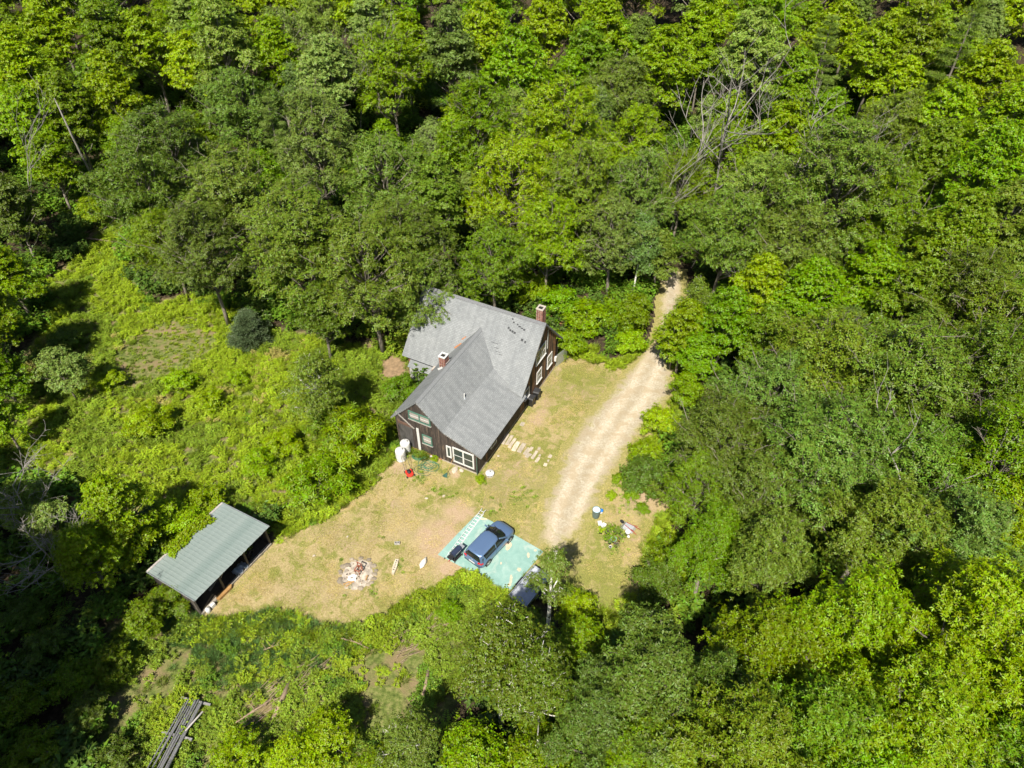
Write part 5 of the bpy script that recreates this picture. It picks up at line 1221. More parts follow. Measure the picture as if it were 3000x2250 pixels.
for s in (-1, 1):
    pl = MB()
    pl.bar((s * .79, 1.02, .95), (s * .635, .30, 1.43), .07, .09)
    pl.bar((s * .80, -.28, .95), (s * .665, -.25, 1.42), .04, .07, (0, 1, 0)); pl.build('pillar', M_CAR, car)
    cpil = MB(); cpil.hexa([(s * .80, -2.01, .93), (s * .84, -1.45, .93), (s * .78, -1.45, .93), (s * .66, -2.0, .93), (s * .60, -1.85, 1.43), (s * .675, -1.60, 1.43), (s * .60, -1.6, 1.43), (s * .5, -1.83, 1.43)] if s > 0 else
                           [(s * .66, -2.0, .93), (s * .78, -1.45, .93), (s * .84, -1.45, .93), (s * .80, -2.01, .93), (s * .5, -1.83, 1.43), (s * .60, -1.6, 1.43), (s * .675, -1.60, 1.43), (s * .60, -1.85, 1.43)])
    cpil.build('rear_quarter', M_CAR, car)
    MB().bar((s * .83, 1.0, .965), (s * .83, -1.5, .965), .03, .02).build('window_trim', M_BLACK, car)
    mr = MB(); mr.box((s * 1.0, .78, 1.02), (.2, .1, .14)); mr.bar((s * .84, .8, .97), (s * .95, .79, 1.0), .05, .05); mr.build('mirror', M_CAR, car, bevel=.03)
    MB().box((s * .895, -.12, .80), (.03, .2, .035)).build('door_handle', M_CAR, car, bevel=.01)
    dl = MB(); dl.bar((s * .8915, .92, .3), (s * .8915, .92, .92), .006, .012, (0, 1, 0)); dl.bar((s * .8915, -.32, .3), (s * .8915, -.32, .92), .006, .012, (0, 1, 0)); dl.build('door_gap', M_BLACK, car)
    tl = MB(); tl.hexa([(s * .52, -2.085, .78), (s * .80, -2.03, .78), (s * .88, -1.86, .80), (s * .6, -1.95, .78), (s * .52, -2.055, .91), (s * .79, -2.0, .92), (s * .87, -1.84, .92), (s * .6, -1.9, .9)]); tl.build('tail_light', M_RED, car)
    hl = MB(); hl.hexa([(s * .48, 2.03, .58), (s * .74, 1.88, .6), (s * .80, 1.70, .66), (s * .5, 1.8, .6), (s * .46, 1.97, .72), (s * .72, 1.84, .745), (s * .79, 1.64, .80), (s * .5, 1.75, .75)]); hl.build('headlight', M_LAMP, car)
    for wy in (-1.29, 1.29):
        MX = Matrix.Rotation(math.pi / 2 * s, 3, 'Y')
        wo = bpy.data.objects.new('wheel', None); wo.parent = car; wo.location = (s * .80, wy, .315); COL.objects.link(wo)
        MB().lathe([(.20, -.1), (.30, -.1), (.316, -.07), (.316, .07), (.30, .105), (.22, .108)], 28, M=MX).build('tyre', M_TYRE, wo, smooth=True)
        MB().lathe([(.22, .0), (.225, .104), (.2, .112), (.19, .08), (.06, .095), (.05, .11)], 20, M=MX).build('rim', M_RIM, wo, smooth=True)
        for q in range(5):
            a = 6.283 * q / 5; MB().bar((s * .112, 0, 0), (s * .108, .19 * math.cos(a), .19 * math.sin(a)), .045, .02, (1, 0, 0)).build('spoke', M_RIM, wo)
        MB().lathe([(.36, .088), (.36, .0935)], 28, M=MX).build('wheel_arch', M_BLACK, wo)
MB().box((0, -2.105, .60), (.5, .02, .13)).build('licence_plate', M_WHITE, car)
MB().lathe([(.055, 0), (.05, .02)], 14, (0, -2.06, .86), Matrix.Rotation(math.pi / 2, 3, 'X')).build('emblem', M_RIM, car)
MB().bar((-.7, -2.1, .42), (.7, -2.1, .42), .03, .05).build('bumper_strip', M_BLACK, car)
MB().bar((-.55, 2.08, .58), (.55, 2.08, .58), .03, .09).build('grille', M_BLACK, car)
wp = MB(); wp.bar((-.55, 1.2, .985), (.1, 1.12, 1.0), .02, .02); wp.bar((.0, 1.24, .985), (.62, 1.08, 1.0), .02, .02); wp.build('wiper', M_BLACK, car)
MB().tube([(0, -1.6, 1.485), (0, -1.75, 1.62)], .008, 6).build('aerial', M_BLACK, car)

car.scale = (1.04, 1.0, .95)
la_, lb_ = at(1309, 1640, .12), at(1418, 1493, .12)
d = (lb_ - la_); LL = np.linalg.norm(d); lad = thing('extension_ladder', 'long aluminium extension ladder lying flat along the slab edge', 'ladder', (la_[0], la_[1], .08), math.atan2(d[1], d[0]))
for (off, z, x0, x1, hw_) in ((0, .03, 0, LL * .93, .20), (0, .11, LL * .10, LL, .17)):
    for s in (-1, 1): MB().bar((x0, s * hw_, z), (x1, s * hw_, z), .03, .07).build('side_rail', M_ALU, lad)
    n = int((x1 - x0) / .31)
    for i in range(n): MB().tube([(x0 + .2 + i * .31, -hw_, z), (x0 + .2 + i * .31, hw_, z)], .02, 8).build('rung', M_ALU, lad)
for s in (-1, 1): MB().box((.02, s * .2, .05), (.12, .05, .1)).build('foot', pm('red_cap', (.45, .05, .05), .6) if s < 0 else M_BLACK, lad)

gp = at(1337, 1634, .08); grl = thing('barbecue_grill', 'black lidded barbecue grill standing between the ladder and the car', 'grill', (gp[0], gp[1], .077), car.rotation_euler[2] + math.pi * .5)
for sx in (-1, 1):
    for sy in (-1, 1): MB().bar((sx * .42, sy * .22, 0), (sx * .36, sy * .18, .72), .045, .045).build('leg', M_BLACK, grl)
MB().box((0, 0, .12), (.8, .42, .03)).build('lower_shelf', M_BLACK, grl)
fb_ = MB(); fb_.hexa([(-.34, -.2, .6), (.34, -.2, .6), (.34, .2, .6), (-.34, .2, .6), (-.4, -.25, .82), (.4, -.25, .82), (.4, .25, .82), (-.4, .25, .82)]); fb_.build('firebox', M_BLACK, grl)
V = []
for sx in (-.41, .41): V += [(sx, math.cos(t) * .26, .825 + math.sin(t) * .27) for t in np.linspace(0, math.pi, 9)]
mlid = pm('dark_blue_enamel', (.03, .04, .075), .22, var=.1, coat=.5)
MB().add(V, [(i, i + 1, 9 + i + 1, 9 + i) for i in range(8)] + [tuple(range(9))[::-1], tuple(range(9, 18)), (0, 9, 17, 8)]).build('lid', mlid, grl)
MB().tube([(-.25, -.29, .98), (.25, -.29, .98)], .015, 8).build('lid_handle', M_STEEL, grl)
for sx in (-1, 1): MB().box((sx * .60, 0, .80), (.36, .44, .025)).build('side_shelf', M_BLACK if sx < 0 else M_STEEL, grl)
MB().lathe([(.1, -.03), (.1, .03)], 12, (.42, .22, .1), Matrix.Rotation(math.pi / 2, 3, 'Y')).build('wheel', M_TYRE, grl)

# ------------------------------------------------------------------ fire pit and things on the lawn
ash = pm('white_ash', (.42, .365, .30), 1, var=.55, scale=3, detail=7)
n = 26; rr = random.Random(8)
fp = thing('fire_pit', 'round stone fire pit full of pale ash on the lawn', 'fire pit', (FIRE[0], FIRE[1], 0))
MB().prism([(math.cos(6.283 * i / n) * rr.uniform(1.05, 1.35), math.sin(6.283 * i / n) * rr.uniform(1.05, 1.35)) for i in range(n)], .0, .05).build('ash_bed', ash, fp)
for i in range(60):
    a, r = rr.uniform(0, 6.283), rr.uniform(0, 1.1); s = rr.uniform(.04, .14); k = rr.uniform(.15, .9)
    MB().rock((math.cos(a) * r, math.sin(a) * r, .06), (s, s * 1.3, s * .6), i, 6, 4).build('cinder', M_STONE, fp, color=(k * 1.1, k, k * .95))
for i in range(24):
    a = 6.283 * i / 24 + rr.uniform(-.08, .08); r = rr.uniform(1.15, 1.45)
    if i in (17, 18, 20): continue
    s = rr.uniform(.2, .40); k = rr.uniform(.45, .95)
    MB().rock((math.cos(a) * r, math.sin(a) * r, .05), (s * 1.25, s, .14), 100 + i, 8, 5).build('stone', M_STONE, fp, color=(k, k * .95, k * .88))
M_LOG = pm('split_log', (.45, .27, .11), .9, var=.4, scale=8)
for i, (px, py, a, L_) in enumerate([(1015, 1708, .5, .5), (1022, 1713, .7, .45), (1074, 1693, 1.4, .4), (1030, 1705, .1, .35)]):
    p = at(px, py, .12); mb = MB().tube([(-L_ / 2, 0, 0), (L_ / 2, 0, .03)], .05, 7); tag(mb.build('firewood_log', M_LOG, None, (p[0], p[1], .12), a), ['split log at the lower left of the fire pit', 'second split log beside it at the lower left of the pit', 'short log on the right inside the fire pit', 'short dark log at the pit rim'][i], 'log')
MB().prism([(-.28 + math.cos(6.283 * i / 14) * rr.uniform(.28, .5), -.3 + math.sin(6.283 * i / 14) * rr.uniform(.25, .42)) for i in range(14)], .051, .065).build('white_ash_heap', pm('fresh_ash', (.68, .66, .64), 1, var=.2), fp)
cp_ = at(1052, 1674, .1); ch = thing('broken_chair', 'reddish wooden chair frame without seat standing in the fire pit', 'chair', (cp_[0], cp_[1], .05), -.5)
M_CH = pm('red_brown_wood', (.30, .095, .05), .6, var=.25)
for (x, y, h) in ((-.2, -.2, .45), (.2, -.2, .45), (-.2, .2, .9), (.2, .2, .9)): MB().box((x, y, h / 2), (.05, .05, h)).build('leg', M_CH, ch)
for (a, b_) in (((-.2, -.2, .43), (.2, -.2, .43)), ((-.2, .2, .43), (.2, .2, .43)), ((-.2, -.2, .43), (-.2, .2, .43)), ((.2, -.2, .43), (.2, .2, .43))): MB().bar(a, b_, .06, .06).build('seat_rail', M_CH, ch)
MB().bar((-.2, .2, .86), (.2, .2, .86), .04, .09).build('back_rail', M_CH, ch)
p = at(1240, 1650, .1); mb = MB().rock((0, 0, .14), (.42, .98, .38), 5, 12, 7); o = mb.build('boulder', pm('white_rock', (.70, .67, .62), .9, var=.12, bmp=.3), None, (p[0], p[1], 0), -.35, smooth=True); tag(o, 'long white boulder on the lawn left of the slab', 'rock')
p, q = at(1164, 1641), at(1151, 1684); d = q - p
cb = thing('concrete_curb', 'weathered concrete block with round holes lying right of the fire pit', 'concrete block', (p[0], p[1], .02), math.atan2(d[1], d[0]))
Lc = np.linalg.norm(d); MB().prism([(0, -.14), (Lc * .6, -.17), (Lc, -.08), (Lc, .1), (Lc * .55, .16), (0, .13)], 0, .14).build('block', M_CONC, cb, color=(1.25, 1.15, .95))
for i in range(5): MB().lathe([(.045, .139), (.045, .144)], 10, (Lc * (.12 + .15 * i), 0, 0)).build('hole', M_DARK, cb)
p = at(1164, 1594); cb2 = thing('cinder_block', 'small grey cinder block in a green tuft above the fire pit', 'cinder block', (p[0], p[1], .02), .1); MB().box((0, 0, .1), (.4, .2, .2)).build('block', M_CONC, cb2)
for i in (-1, 0, 1): MB().box((i * .12, 0, .201), (.08, .11, .006)).build('hole', M_DARK, cb2)
for i, (px, py, s, lb) in enumerate([(1249, 1460, .3, 'pale stone at the top left of the lawn tuft'), (1300, 1453, .28, 'pale stone in the lawn tuft below the house'), (1332, 1376, .8, 'flat pale rock against the front wall foundation'), (1352, 1378, .5, 'smaller rock beside the flat pale rock'),
                                      (1460, 1336, .3, 'small stone by the right wall of the wing'), (920, 1628, .25, 'pale stone in the dry lawn left of the fire pit'), (1018, 1572, .2, 'tiny white stone in the lawn above the fire pit'), (1302, 1327, .6, 'pale stone slab at the foot of the front wall')]):
    p = at(px, py, .05); tag(MB().rock((0, 0, .06), (s, s * .7, s * .4), 40 + i).build('rock', M_STONE, None, (p[0], p[1], 0), i * .7, color=(1.15, 1.12, 1.1)), lb, 'rock')
# stone path from the side door
path = bpy.data.objects.new('stone_path', None); COL.objects.link(path); tag(path, 'path of flat stones from the house to the driveway', None, None, 'structure')
M_PAVE = pm('paving_stone', (.42, .36, .285), .95, var=.25, scale=4, bmp=.4, objcol=True)
va = math.atan2(EY[1], EY[0])
for i, (zx_, zy_, l, wd, k) in enumerate([(1048, 1290, 1.35, .42, 1), (1085, 1300, 1.3, .34, .95), (1108, 1325, 1.25, .3, 1.1), (1138, 1350, 1.25, .42, 1.3), (1182, 1365, 1.2, .45, .9), (1228, 1392, .9, .4, .9), (1232, 1425, .5, .35, .95), (1262, 1372, .5, .3, 1.1), (1283, 1428, .8, .28, 1.05),
                                        (1312, 1460, .6, .28, 1.15), (1250, 1420, .3, .3, .9), (1303, 1398, .3, .25, 1.2), (1325, 1370, .3, .22, 1), (1415, 1432, .4, .3, 1.1), (1376, 1500, .35, .3, 1.3), (1400, 1468, .2, .18, 1.1), (1190, 1170, .5, .4, .9), (1330, 1425, .25, .2, 1)]):
    p = at(zx_ / 2.765 + 1100, zy_ / 2.765 + 820); r_ = random.Random(i)
    pts = [(sx_ * l / 2 * r_.uniform(.88, 1.02), sy_ * wd / 2 * r_.uniform(.85, 1.05)) for sx_, sy_ in ((-1, -1), (-.2, -1), (.6, -1), (1, -.9), (1, .9), (.3, 1), (-.5, 1), (-1, .95))]
    MB().prism(pts, -.02, .06 + r_.uniform(0, .02)).build('paving_stone', M_PAVE, path, (p[0], p[1], .02), va + r_.uniform(-.08, .08), color=(k, k, k * .98), bevel=.015)

# ------------------------------------------------------------------ things round the house
def hpos(x, y, z=0.02): return (*hw(x, y), z)
M_TANK = pm('white_plastic', (.64, .64, .635), .45, var=.05)
for i, (px, py, lb) in enumerate([(1176, 1345, 'white ribbed plastic tank, the one nearer the mower'), (1190, 1322, 'white ribbed plastic tank, the one nearer the house wall')]):
    p = at(px, py); t_ = thing('water_tank', lb, 'tank', (p[0], p[1], .02), group='white tanks by the front wall')
    prof = [(.40, 0), (.43, .03)]
    for k in range(4): z = .08 + k * .24; prof += [(.43, z), (.43, z + .17), (.415, z + .2), (.415, z + .22)]
    prof += [(.43, 1.06), (.40, 1.14), (.30, 1.2), (.12, 1.235), (.02, 1.24)]
    MB().lathe(prof, 28).build('barrel_body', M_TANK, t_, smooth=True); MB().lathe([(.14, 1.2), (.14, 1.27), (.1, 1.28)], 16, (.08, 0, 0)).build('lid', M_TANK, t_, smooth=True)
    MB().tube([(.2, .05, 1.22), (.2, .05, 1.34), (.2, -.1, 1.34)], .02, 8).build('spout', M_BLACK, t_)
p = at(1435.4, 1391); wc = thing('well_cap', 'round white well cap at the front right corner of the house', 'well cap', (p[0], p[1], .0)); MB().lathe([(.30, 0), (.30, .22), (.36, .22), (.37, .26), (.35, .29), (.05, .33), (.01, .33)], 28).build('cap', M_TANK, wc, smooth=True)
MB().box((.02, .05, .36), (.05, .16, .06)).build('handle', M_BLACK, wc); MB().lathe([(.34, .0), (.34, .03)], 24).build('collar', M_CONC, wc)
for i, (px, py, lb) in enumerate([(1556, 1187, 'black wheelie bin beside the right wall, the nearer one'), (1572, 1168, 'black wheelie bin beside the right wall, the farther one')]):
    p = at(px, py); b_ = thing('wheelie_bin', lb, 'bin', (p[0], p[1], .03), HOUSE_RZ + .1 * i, group='bins at the right wall')
    MB().hexa([(-.24, -.27, .05), (.24, -.27, .05), (.24, .27, .05), (-.24, .27, .05), (-.3, -.35, .98), (.3, -.35, .98), (.3, .35, .98), (-.3, .35, .98)]).build('bin_body', M_BLACK, b_, bevel=.03)
    ld = MB(); ld.hexa([(-.32, -.38, .98), (.32, -.38, .98), (.32, .36, .98), (-.32, .36, .98), (-.26, -.3, 1.08), (.26, -.3, 1.08), (.26, .3, 1.06), (-.26, .3, 1.06)]); ld.build('lid', pm('worn_black_lid', (.04, .04, .043), .4, var=.3), b_, bevel=.02)
    MB().tube([(-.26, .4, .95), (.26, .4, .95)], .02, 8).build('handle', M_BLACK, b_)
    for s in (-1, 1): MB().lathe([(.11, -.03), (.11, .03)], 14, (s * .27, .27, .11), Matrix.Rotation(math.pi / 2, 3, 'Y')).build('wheel', M_TYRE, b_)
p = at(1200, 1390); mw = thing('lawn_mower', 'red push lawn mower with long black handle in front of the tanks', 'lawn mower', (p[0], p[1], .03), math.radians(-155))
M_MOW = pm('red_mower_paint', (.62, .045, .025), .4, var=.15)
MB().prism([(-.26, -.36), (.26, -.36), (.3, -.1), (.28, .3), (.12, .42), (-.12, .42), (-.28, .3), (-.3, -.1)], .1, .24).build('deck', M_MOW, mw, bevel=.04)
en = MB().lathe([(.17, .24), (.17, .36), (.12, .42), (.1, .44)], 14); en.box((.02, -.2, .3), (.24, .14, .1)); en.build('engine', M_BLACK, mw)
for sx in (-1, 1):
    for y in (-.3, .32): MB().lathe([(.1, -.03), (.1, .03)], 14, (sx * .32, y, .1), Matrix.Rotation(math.pi / 2, 3, 'Y')).build('wheel', M_TYRE, mw)
MB().tube([(-.24, -.3, .2), (-.24, -.75, .62), (-.22, -1.25, .98), (.22, -1.25, .98), (.24, -.75, .62), (.24, -.3, .2)], .016, 6).build('handle_bar', M_BLACK, mw)
MB().tube([(-.2, -1.1, .9), (-.15, -1.18, 1.02), (.15, -1.18, 1.02), (.2, -1.1, .9)], .01, 6).build('brake_bar', M_BLACK, mw)
M_HOSE = pm('green_hose', (.05, .20, .11), .45, var=.3)
M_HOSE2 = pm('dark_green_hose', (.035, .10, .075), .45, var=.3)
def hose(name, c, rad, turns, m, lb, seed, wander=.12, tail=None):
    r_ = random.Random(seed); pts = []; N_ = turns * 18
    for i in range(N_):
        a = 6.283 * i / 18; f = rad * (1 + .22 * math.sin(a * .37 + seed)); ox, oy = wander * math.sin(a * .21 + seed), wander * math.cos(a * .17 + seed * 2)
        pts.append((c[0] + ox + f * math.cos(a) * 1.15, c[1] + oy + f * math.sin(a) * .9, .035 + .018 * (i // 18) % .2 + r_.uniform(0, .015)))
    if tail: pts += [(x, y, .035) for x, y in tail]
    tag(MB().tube(pts, .017, 5).build(name, m, smooth=True), lb, 'hose')
hose('garden_hose', at(1229, 1338), .42, 9, M_HOSE, 'tight coil of green garden hose against the front wall', 1)
hose('garden_hose', at(1256, 1364), .50, 6, M_HOSE, 'looser coil of green hose below the tight coil', 2, .25)
hose('garden_hose', at(1243, 1377), .42, 3, M_HOSE2, 'dark green hose in wide open loops nearest the mower', 3, .35)
t1 = [tuple(at(px, py)[:2]) for px, py in ((1275, 1385), (1288, 1372), (1300, 1392), (1312, 1402), (1318, 1390), (1308, 1375))]
tag(MB().tube([(x, y, .035) for x, y in t1], .014, 5).build('garden_hose', M_HOSE2, smooth=True), 'single dark hose strand trailing towards the green rake', 'hose')
rk = thing('leaf_rake', 'dark green leaf rake leaning on the front wall with its head down', 'rake', (*hw(-2.35, -1.1), .03), HOUSE_RZ)
MB().tube([(0, -.0, .12), (.12, 1.02, 1.15)], .016, 6).build('handle', M_LOG, rk)
for i in range(11):
    a = (i - 5) / 5 * .42; MB().bar((0, .02, .14), (math.sin(a) * .55, -.45 * math.cos(a), .02), .035, .008).build('tine', M_HOSE2, rk)
# the corner by the driveway: barrel, jug, buckets, wheelbarrow, pots
p = at(1745, 1514); bl = thing('rain_barrel', 'grey-green barrel brimming with pale water beside the driveway', 'barrel', (p[0], p[1], .02))
MB().lathe([(.24, 0), (.27, .05), (.29, .3), (.31, .62), (.325, .9), (.335, .92), (.325, .94), (.305, .93), (.29, .86)], 26).build('barrel_body', pm('barrel_plastic', (.12, .17, .165), .5, var=.2), bl, smooth=True)
wm, _nt, _b = new_mat('milky_water'); _b.inputs['Base Color'].default_value = (.50, .64, .76, 1); _b.inputs['Roughness'].default_value = .25
MB().lathe([(.296, .88), (.294, .892), (.02, .893)], 26).build('water', wm, bl)
p = at(1760.5, 1502); jg = thing('water_jug', 'blue and white round jug touching the barrel', 'jug', (p[0], p[1], .02))
MB().lathe([(.15, 0), (.165, .03), (.165, .24), (.15, .28)], 20).build('jug_body', M_TANK, jg, smooth=True); MB().lathe([(.168, .26), (.17, .31), (.13, .36), (.03, .37)], 20).build('lid', pm('blue_plastic', (.02, .19, .62), .4, var=.1), jg, smooth=True); MB().box((-.06, .1, .37), (.08, .08, .05)).build('spout', M_BLACK, jg)
for i, (px, py, a, lb) in enumerate([(1757, 1537, .1, 'upright white plastic box between barrel and flower pots'), (1768, 1543, -.6, 'tilted white plastic box next to the upright one')]):
    p = at(px, py); bx_ = thing('plastic_box', lb, 'box', (p[0], p[1], .02), a); MB().hexa([(-.13, -.17, 0), (.13, -.17, 0), (.13, .17, 0), (-.13, .17, 0), (-.15, -.2, .2), (.15, -.2, .2), (.15, .2, .2), (-.15, .2, .2)]).build('box_body', M_TANK, bx_, bevel=.02); MB().box((0, 0, .21), (.32, .42, .025)).build('lid', M_TANK, bx_, bevel=.01)
p = at(1838, 1566); bu = thing('bucket', 'round white bucket in front of the wheelbarrow', 'bucket', (p[0], p[1], .02)); MB().lathe([(.16, 0), (.19, .32), (.2, .33), (.2, .36), (.185, .36), (.17, .1)], 22).build('bucket_body', M_TANK, bu, smooth=True); MB().tube([(math.cos(a) * .2, -.03 - .1 * math.sin(a), .3 + .12 * math.sin(a) * .3) for a in np.linspace(0, math.pi, 9)], .008, 5).build('handle', M_STEEL, bu)
MB().rock((.05, -.26, .1), (.24, .24, .2), 3).build('white_bag', M_TANK, bu)
p = at(1841, 1550); wb = thing('wheelbarrow', 'upturned grey wheelbarrow with red frame behind the flower pots', 'wheelbarrow', (p[0], p[1], .02), math.radians(-37))
M_TRAY = pm('grey_tray', (.42, .44, .46), .5, .2, var=.12)
MB().hexa([(-.52, -.36, .1), (.5, -.33, .1), (.5, .33, .1), (-.52, .36, .1), (-.34, -.2, .42), (.36, -.24, .40), (.36, .24, .40), (-.34, .2, .42)]).build('tray', M_TRAY, wb, bevel=.04)
MB().bar((-.56, -.37, .1), (-.56, .37, .1), .04, .06).build('tray_lip', M_STEEL, wb)
M_REDF = pm('red_frame', (.32, .04, .04), .5)
for s in (-1, 1): MB().bar((-.3, s * .15, .46), (.85, s * .30, .30), .04, .04).build('handle', M_REDF, wb); MB().bar((.30, s * .22, .44), (.62, s * .3, .52), .03, .03).build('leg', M_REDF, wb)
MB().lathe([(.12, -.04), (.18, -.03), (.18, .03), (.12, .04)], 18, (-.62, 0, .45), Matrix.Rotation(math.pi / 2, 3, 'X')).build('wheel', M_TYRE, wb)
M_TERRA = pm('terracotta', (.42, .17, .08), .85); M_GPOT = pm('green_pot', (.25, .42, .38), .5); M_BPOT = M_BLACK
gp_ = np.random.default_rng(77)
for i, (px, py, m, s, hgt, col, lb) in enumerate([
    (1791, 1551, M_BPOT, .16, .5, 'G', 'black pot with olive foliage at the top of the pot cluster'), (1804, 1562, M_BPOT, .2, .6, 'D', 'black pot left of the white bucket with dark leaves'), (1813, 1561, M_BPOT, .18, .5, 'D', 'black pot nearest the white bucket'), (1797, 1585, M_GPOT, .22, .55, 'G', 'pale teal pot with a leafy plant, lower middle of the cluster'),
    (1814, 1582, M_TERRA, .17, .2, 'O', 'terracotta pot at the right rim of the pot cluster'), (1805, 1599, pm('brown_pot', (.16, .10, .08), .7), .2, .12, 'O', 'brown planter at the bottom of the pot cluster'), (1788, 1604, M_TANK, .12, .08, 'O', 'tiny white pot at the very bottom of the cluster'), (1775, 1582, M_BPOT, .15, .45, 'G', 'small black pot with sparse leaves at the cluster left'),
    (1780, 1563, M_BPOT, .2, .6, 'O', 'olive plant pot in the upper left of the cluster'), (1786, 1590, M_BPOT, .18, .45, 'B', 'grey-green plant pot at the lower left of the cluster'), (1820, 1575, M_BPOT, .16, .35, 'D', 'dark drooping plant pot right of the cluster middle'), (1760, 1560, M_BPOT, .15, .5, 'L', 'lime plant pot at the far left of the cluster')]):
    p = at(px, py, .1); po = thing('potted_plant', lb, 'potted plant', (p[0], p[1], .02), group='flower pots by the driveway')
    MB().lathe([(s * .7, 0), (s, s * 1.5), (s * 1.08, s * 1.5), (s * 1.08, s * 1.7), (s * .92, s * 1.68), (s * .85, s * 1.4)], 16).build('pot', m, po, smooth=True)
    MB().lathe([(s * .86, s * 1.38), (s * .84, s * 1.45), (.01, s * 1.46)], 16).build('soil', pm('potting_soil', (.05, .035, .025), 1), po)
    if hgt > .1:
        n = int(30 + 110 * hgt); u = gp_.random(n); a = gp_.uniform(0, 6.283, n); r = s * (.4 + 1.3 * u) * np.sqrt(gp_.random(n))
        P = np.stack([np.cos(a) * r, np.sin(a) * r, s * 1.4 + u * hgt], 1); D = np.stack([np.cos(a), np.sin(a), gp_.uniform(-.5, .5, n)], 1)
        link('foliage', leaf_mesh('foliage', P, D, np.array([0, 0, 1.]) + gp_.normal(size=(n, 3)) * .4, gp_.uniform(.08, .2, n), .06, rng=gp_), po, color=tuple(1.75 * q for q in COLR[col]))
        st_ = MB()
        for q in range(5): a = q * 1.3; st_.tube([(0, 0, s * 1.3), (math.cos(a) * s * .6, math.sin(a) * s * .6, s * 1.4 + hgt * .7)], .008, 4)
        st_.build('stems', M_BARK, po, color=(1, 1, 1))
# utility trailer half hidden under the birch
tc = at(1553, 1722, .5); e1 = (SLAB[7] - SLAB[4]); e1 = e1 / np.linalg.norm(e1)
tr = thing('utility_trailer', 'grey steel utility trailer half hidden under the birch beside the slab', 'trailer', (tc[0], tc[1], .0), math.atan2(e1[1], e1[0]))
MB().box((0, 0, .5), (3.0, 1.5, .05)).build('bed', pm('trailer_bed', (.45, .48, .55), .5, .3, var=.15), tr)
for s in (-1, 1): MB().box((0, s * .76, .68), (3.04, .03, .34)).build('side_panel', M_STEEL, tr); MB().lathe([(.16, -.08), (.27, -.08), (.27, .08), (.16, .08)], 20, (-.1, s * .88, .28), Matrix.Rotation(math.pi / 2, 3, 'X')).build('wheel', M_TYRE, tr); MB().bar((-.5, s * .88, .6), (.3, s * .88, .6), .22, .03).build('mudguard', M_BLACK, tr)
MB().box((-1.51, 0, .68), (.03, 1.5, .34)).build('tailgate', M_STEEL, tr); MB().box((1.51, 0, .68), (.03, 1.5, .34)).build('front_panel', M_STEEL, tr)
MB().bar((1.5, 0, .46), (2.5, 0, .46), .08, .08).build('drawbar', M_BLACK, tr)
p = at(1618, 1672, .3); mb = MB(); mb.box((0, 0, .16), (.5, .34, .3)); mb.bar((-.3, .2, .34), (.35, .1, .42), .1, .03); tag(mb.build('orange_crate', pm('orange_plastic', (.62, .27, .04), .5), None, (p[0], p[1], .02), .6, bevel=.02), 'orange crate under the leaning birch', 'crate')
p = at(1618, 1647, .2); tag(MB().lathe([(.2, 0), (.22, .28), (.23, .3), (.18, .36), (.03, .38)], 18).build('blue_tub', pm('blue_tub_plastic', (.04, .16, .42), .45), None, (p[0], p[1], .02), smooth=True), 'blue lidded tub at the top of the leaning birch', 'tub')
# rack of grey poles at the lower left
a0, a1 = at(573, 2050, .6), at(462, 2252, .6); d = (a1 - a0)[:2]; Lr = np.linalg.norm(d) + 1.5
rk2 = thing('pole_rack', 'rack of long weathered grey poles in the weeds at the lower left', 'pole rack', (a0[0], a0[1], float(terrain(np.array(a0[0]), np.array(a0[1]))) - .05), math.atan2(d[1], d[0]))
rp = random.Random(4)
for i in range(8):
    y = -.55 + i * .15
    MB().tube([(rp.uniform(-.1, .5), y, .55 + rp.uniform(0, .1)), (Lr * .5, y + rp.uniform(-.08, .08), .6), (Lr, y + rp.uniform(-.15, .15), .5)], rp.uniform(.04, .075), 7).build('pole', M_GREY, rk2, color=(.50, .54, .60))  # tint greys the timber and paints in the shade on the poles
for x in (.05, 2.2, 4.4): MB().bar((x, -1.0, .46), (x, 1.05, .46), .13, .12).build('cross_beam', M_GREY, rk2, color=(.75, .78, .82)); [MB().box((x, s * .9, .22), (.12, .12, .5)).build('post', M_GREY, rk2, color=(.9, .85, .8)) for s in (-1, 1)]
MB().bar((.6, .9, .7), (1.9, .5, .72), .1, .04).build('loose_plank', M_GREY, rk2, color=(1.3, 1.3, 1.35))
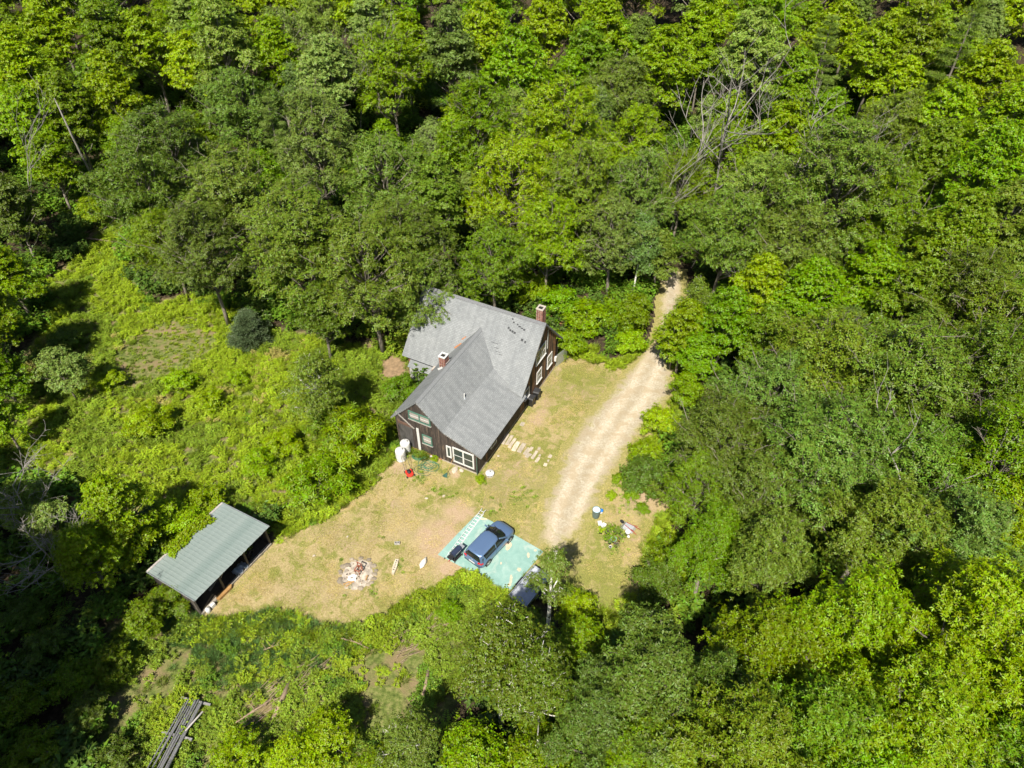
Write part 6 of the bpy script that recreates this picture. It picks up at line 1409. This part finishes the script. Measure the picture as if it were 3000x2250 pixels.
# logs and brush on the bank, junk by the drive
M_BRUSH = pm('brown_brushwood', (.30, .22, .15), .95, var=.4, scale=6, stretch=(3, 3, 1))
for i, (ax, ay, bx_, by, r, lb) in enumerate([(848, 2000, 800, 2110, .16, 'thick brown log lying on the bank at the bottom'), (800, 2050, 690, 2120, .07, 'thin branch left of the thick brown log'), (820, 1890, 772, 1905, .06, 'pale stick on the bank below the lawn edge'), (1255, 1960, 1238, 2040, .12, 'pale log standing out in the weeds right of centre bank'),
                                               (1000, 1870, 1080, 1900, .05, 'thin brown stick in the bank weeds'), (770, 2100, 700, 2140, .05, 'second thin branch below the thick log'), (1765, 962, 1825, 948, .14, 'grey log by the woods edge left of the driveway'), (1770, 950, 1815, 962, .09, 'crossed grey branch on the log left of the driveway'), (1240, 2215, 1180, 2165, .09, 'white fallen birch stem at the bottom edge'),
                                               (160, 690, 330, 705, .12, 'dark fallen log in the gully at the upper left'), (640, 770, 700, 735, .05, 'bare pale branch below the olive oaks, upper left'), (615, 760, 690, 720, .04, 'thinner bare branch alongside it, upper left')]):
    zt = 2.2 if i in (10, 11) else .22
    p, q = at(ax, ay, zt), at(bx_, by, zt); p[2] += float(terrain(np.array(p[0]), np.array(p[1]))); q[2] += float(terrain(np.array(q[0]), np.array(q[1])))
    mb = MB(); m_ = (p + q) / 2 + np.array([.08, .05, .06]); mb.tube([p, m_, q], [r, r * .92, r * .7], 8)
    if r < .1:
        for k in range(4): s0 = p + (q - p) * (.3 + .17 * k); mb.tube([s0, s0 + np.array([.35 * (-1) ** k, .3, .25])], [r * .5, .01], 4, False)
    tag(mb.build('fallen_log', M_DEAD if i in (6, 7, 8, 10, 11) else M_BRUSH, smooth=True), lb, 'log')
g = np.random.default_rng(90)
for i, (px, py, s) in enumerate([(760, 2090, 1.5), (1180, 1900, 1.3), (1080, 1790, .0), (900, 1990, 1.2), (690, 1800, .0), (250, 690, 1.8), (1270, 1850, 1.0)]):
    if not s: continue
    c = at(px, py, .1); zt = float(terrain(np.array(c[0]), np.array(c[1]))); mb = MB()
    for k in range(46):
        a, r = g.uniform(0, 6.283), s * math.sqrt(g.random()); d_ = g.uniform(-.4, .4) + .7; L_ = g.uniform(.4, 1.3)
        x, y = c[0] + r * math.cos(a), c[1] + r * math.sin(a); z = zt + .1 + g.uniform(0, .3)
        mb.tube([(x, y, z), (x + L_ * math.cos(d_), y + L_ * math.sin(d_), z + g.uniform(-.1, .15))], [g.uniform(.012, .035), .008], 4, False)
    o = mb.build('brush_pile', M_BRUSH); tag(o, ['scattered dry brushwood around the thick brown log', 'dry brushwood on the bank below the slab', '', 'dry brushwood in the middle of the bank', '', 'dark brushwood in the gully at the upper left', 'dry twigs just below the slab corner'][i], 'brushwood', None, 'stuff')
bs = thing('board_stack', 'stack of tan boards behind the rear chimney', 'boards', (*at(1634, 945)[:2], .02), HOUSE_RZ)
for i in range(5): MB().box((.1 * (i % 2), .05 * i, .06 + .07 * i), (2.4, .28, .055)).build('board', M_LOG, bs, color=(1, 1, 1))
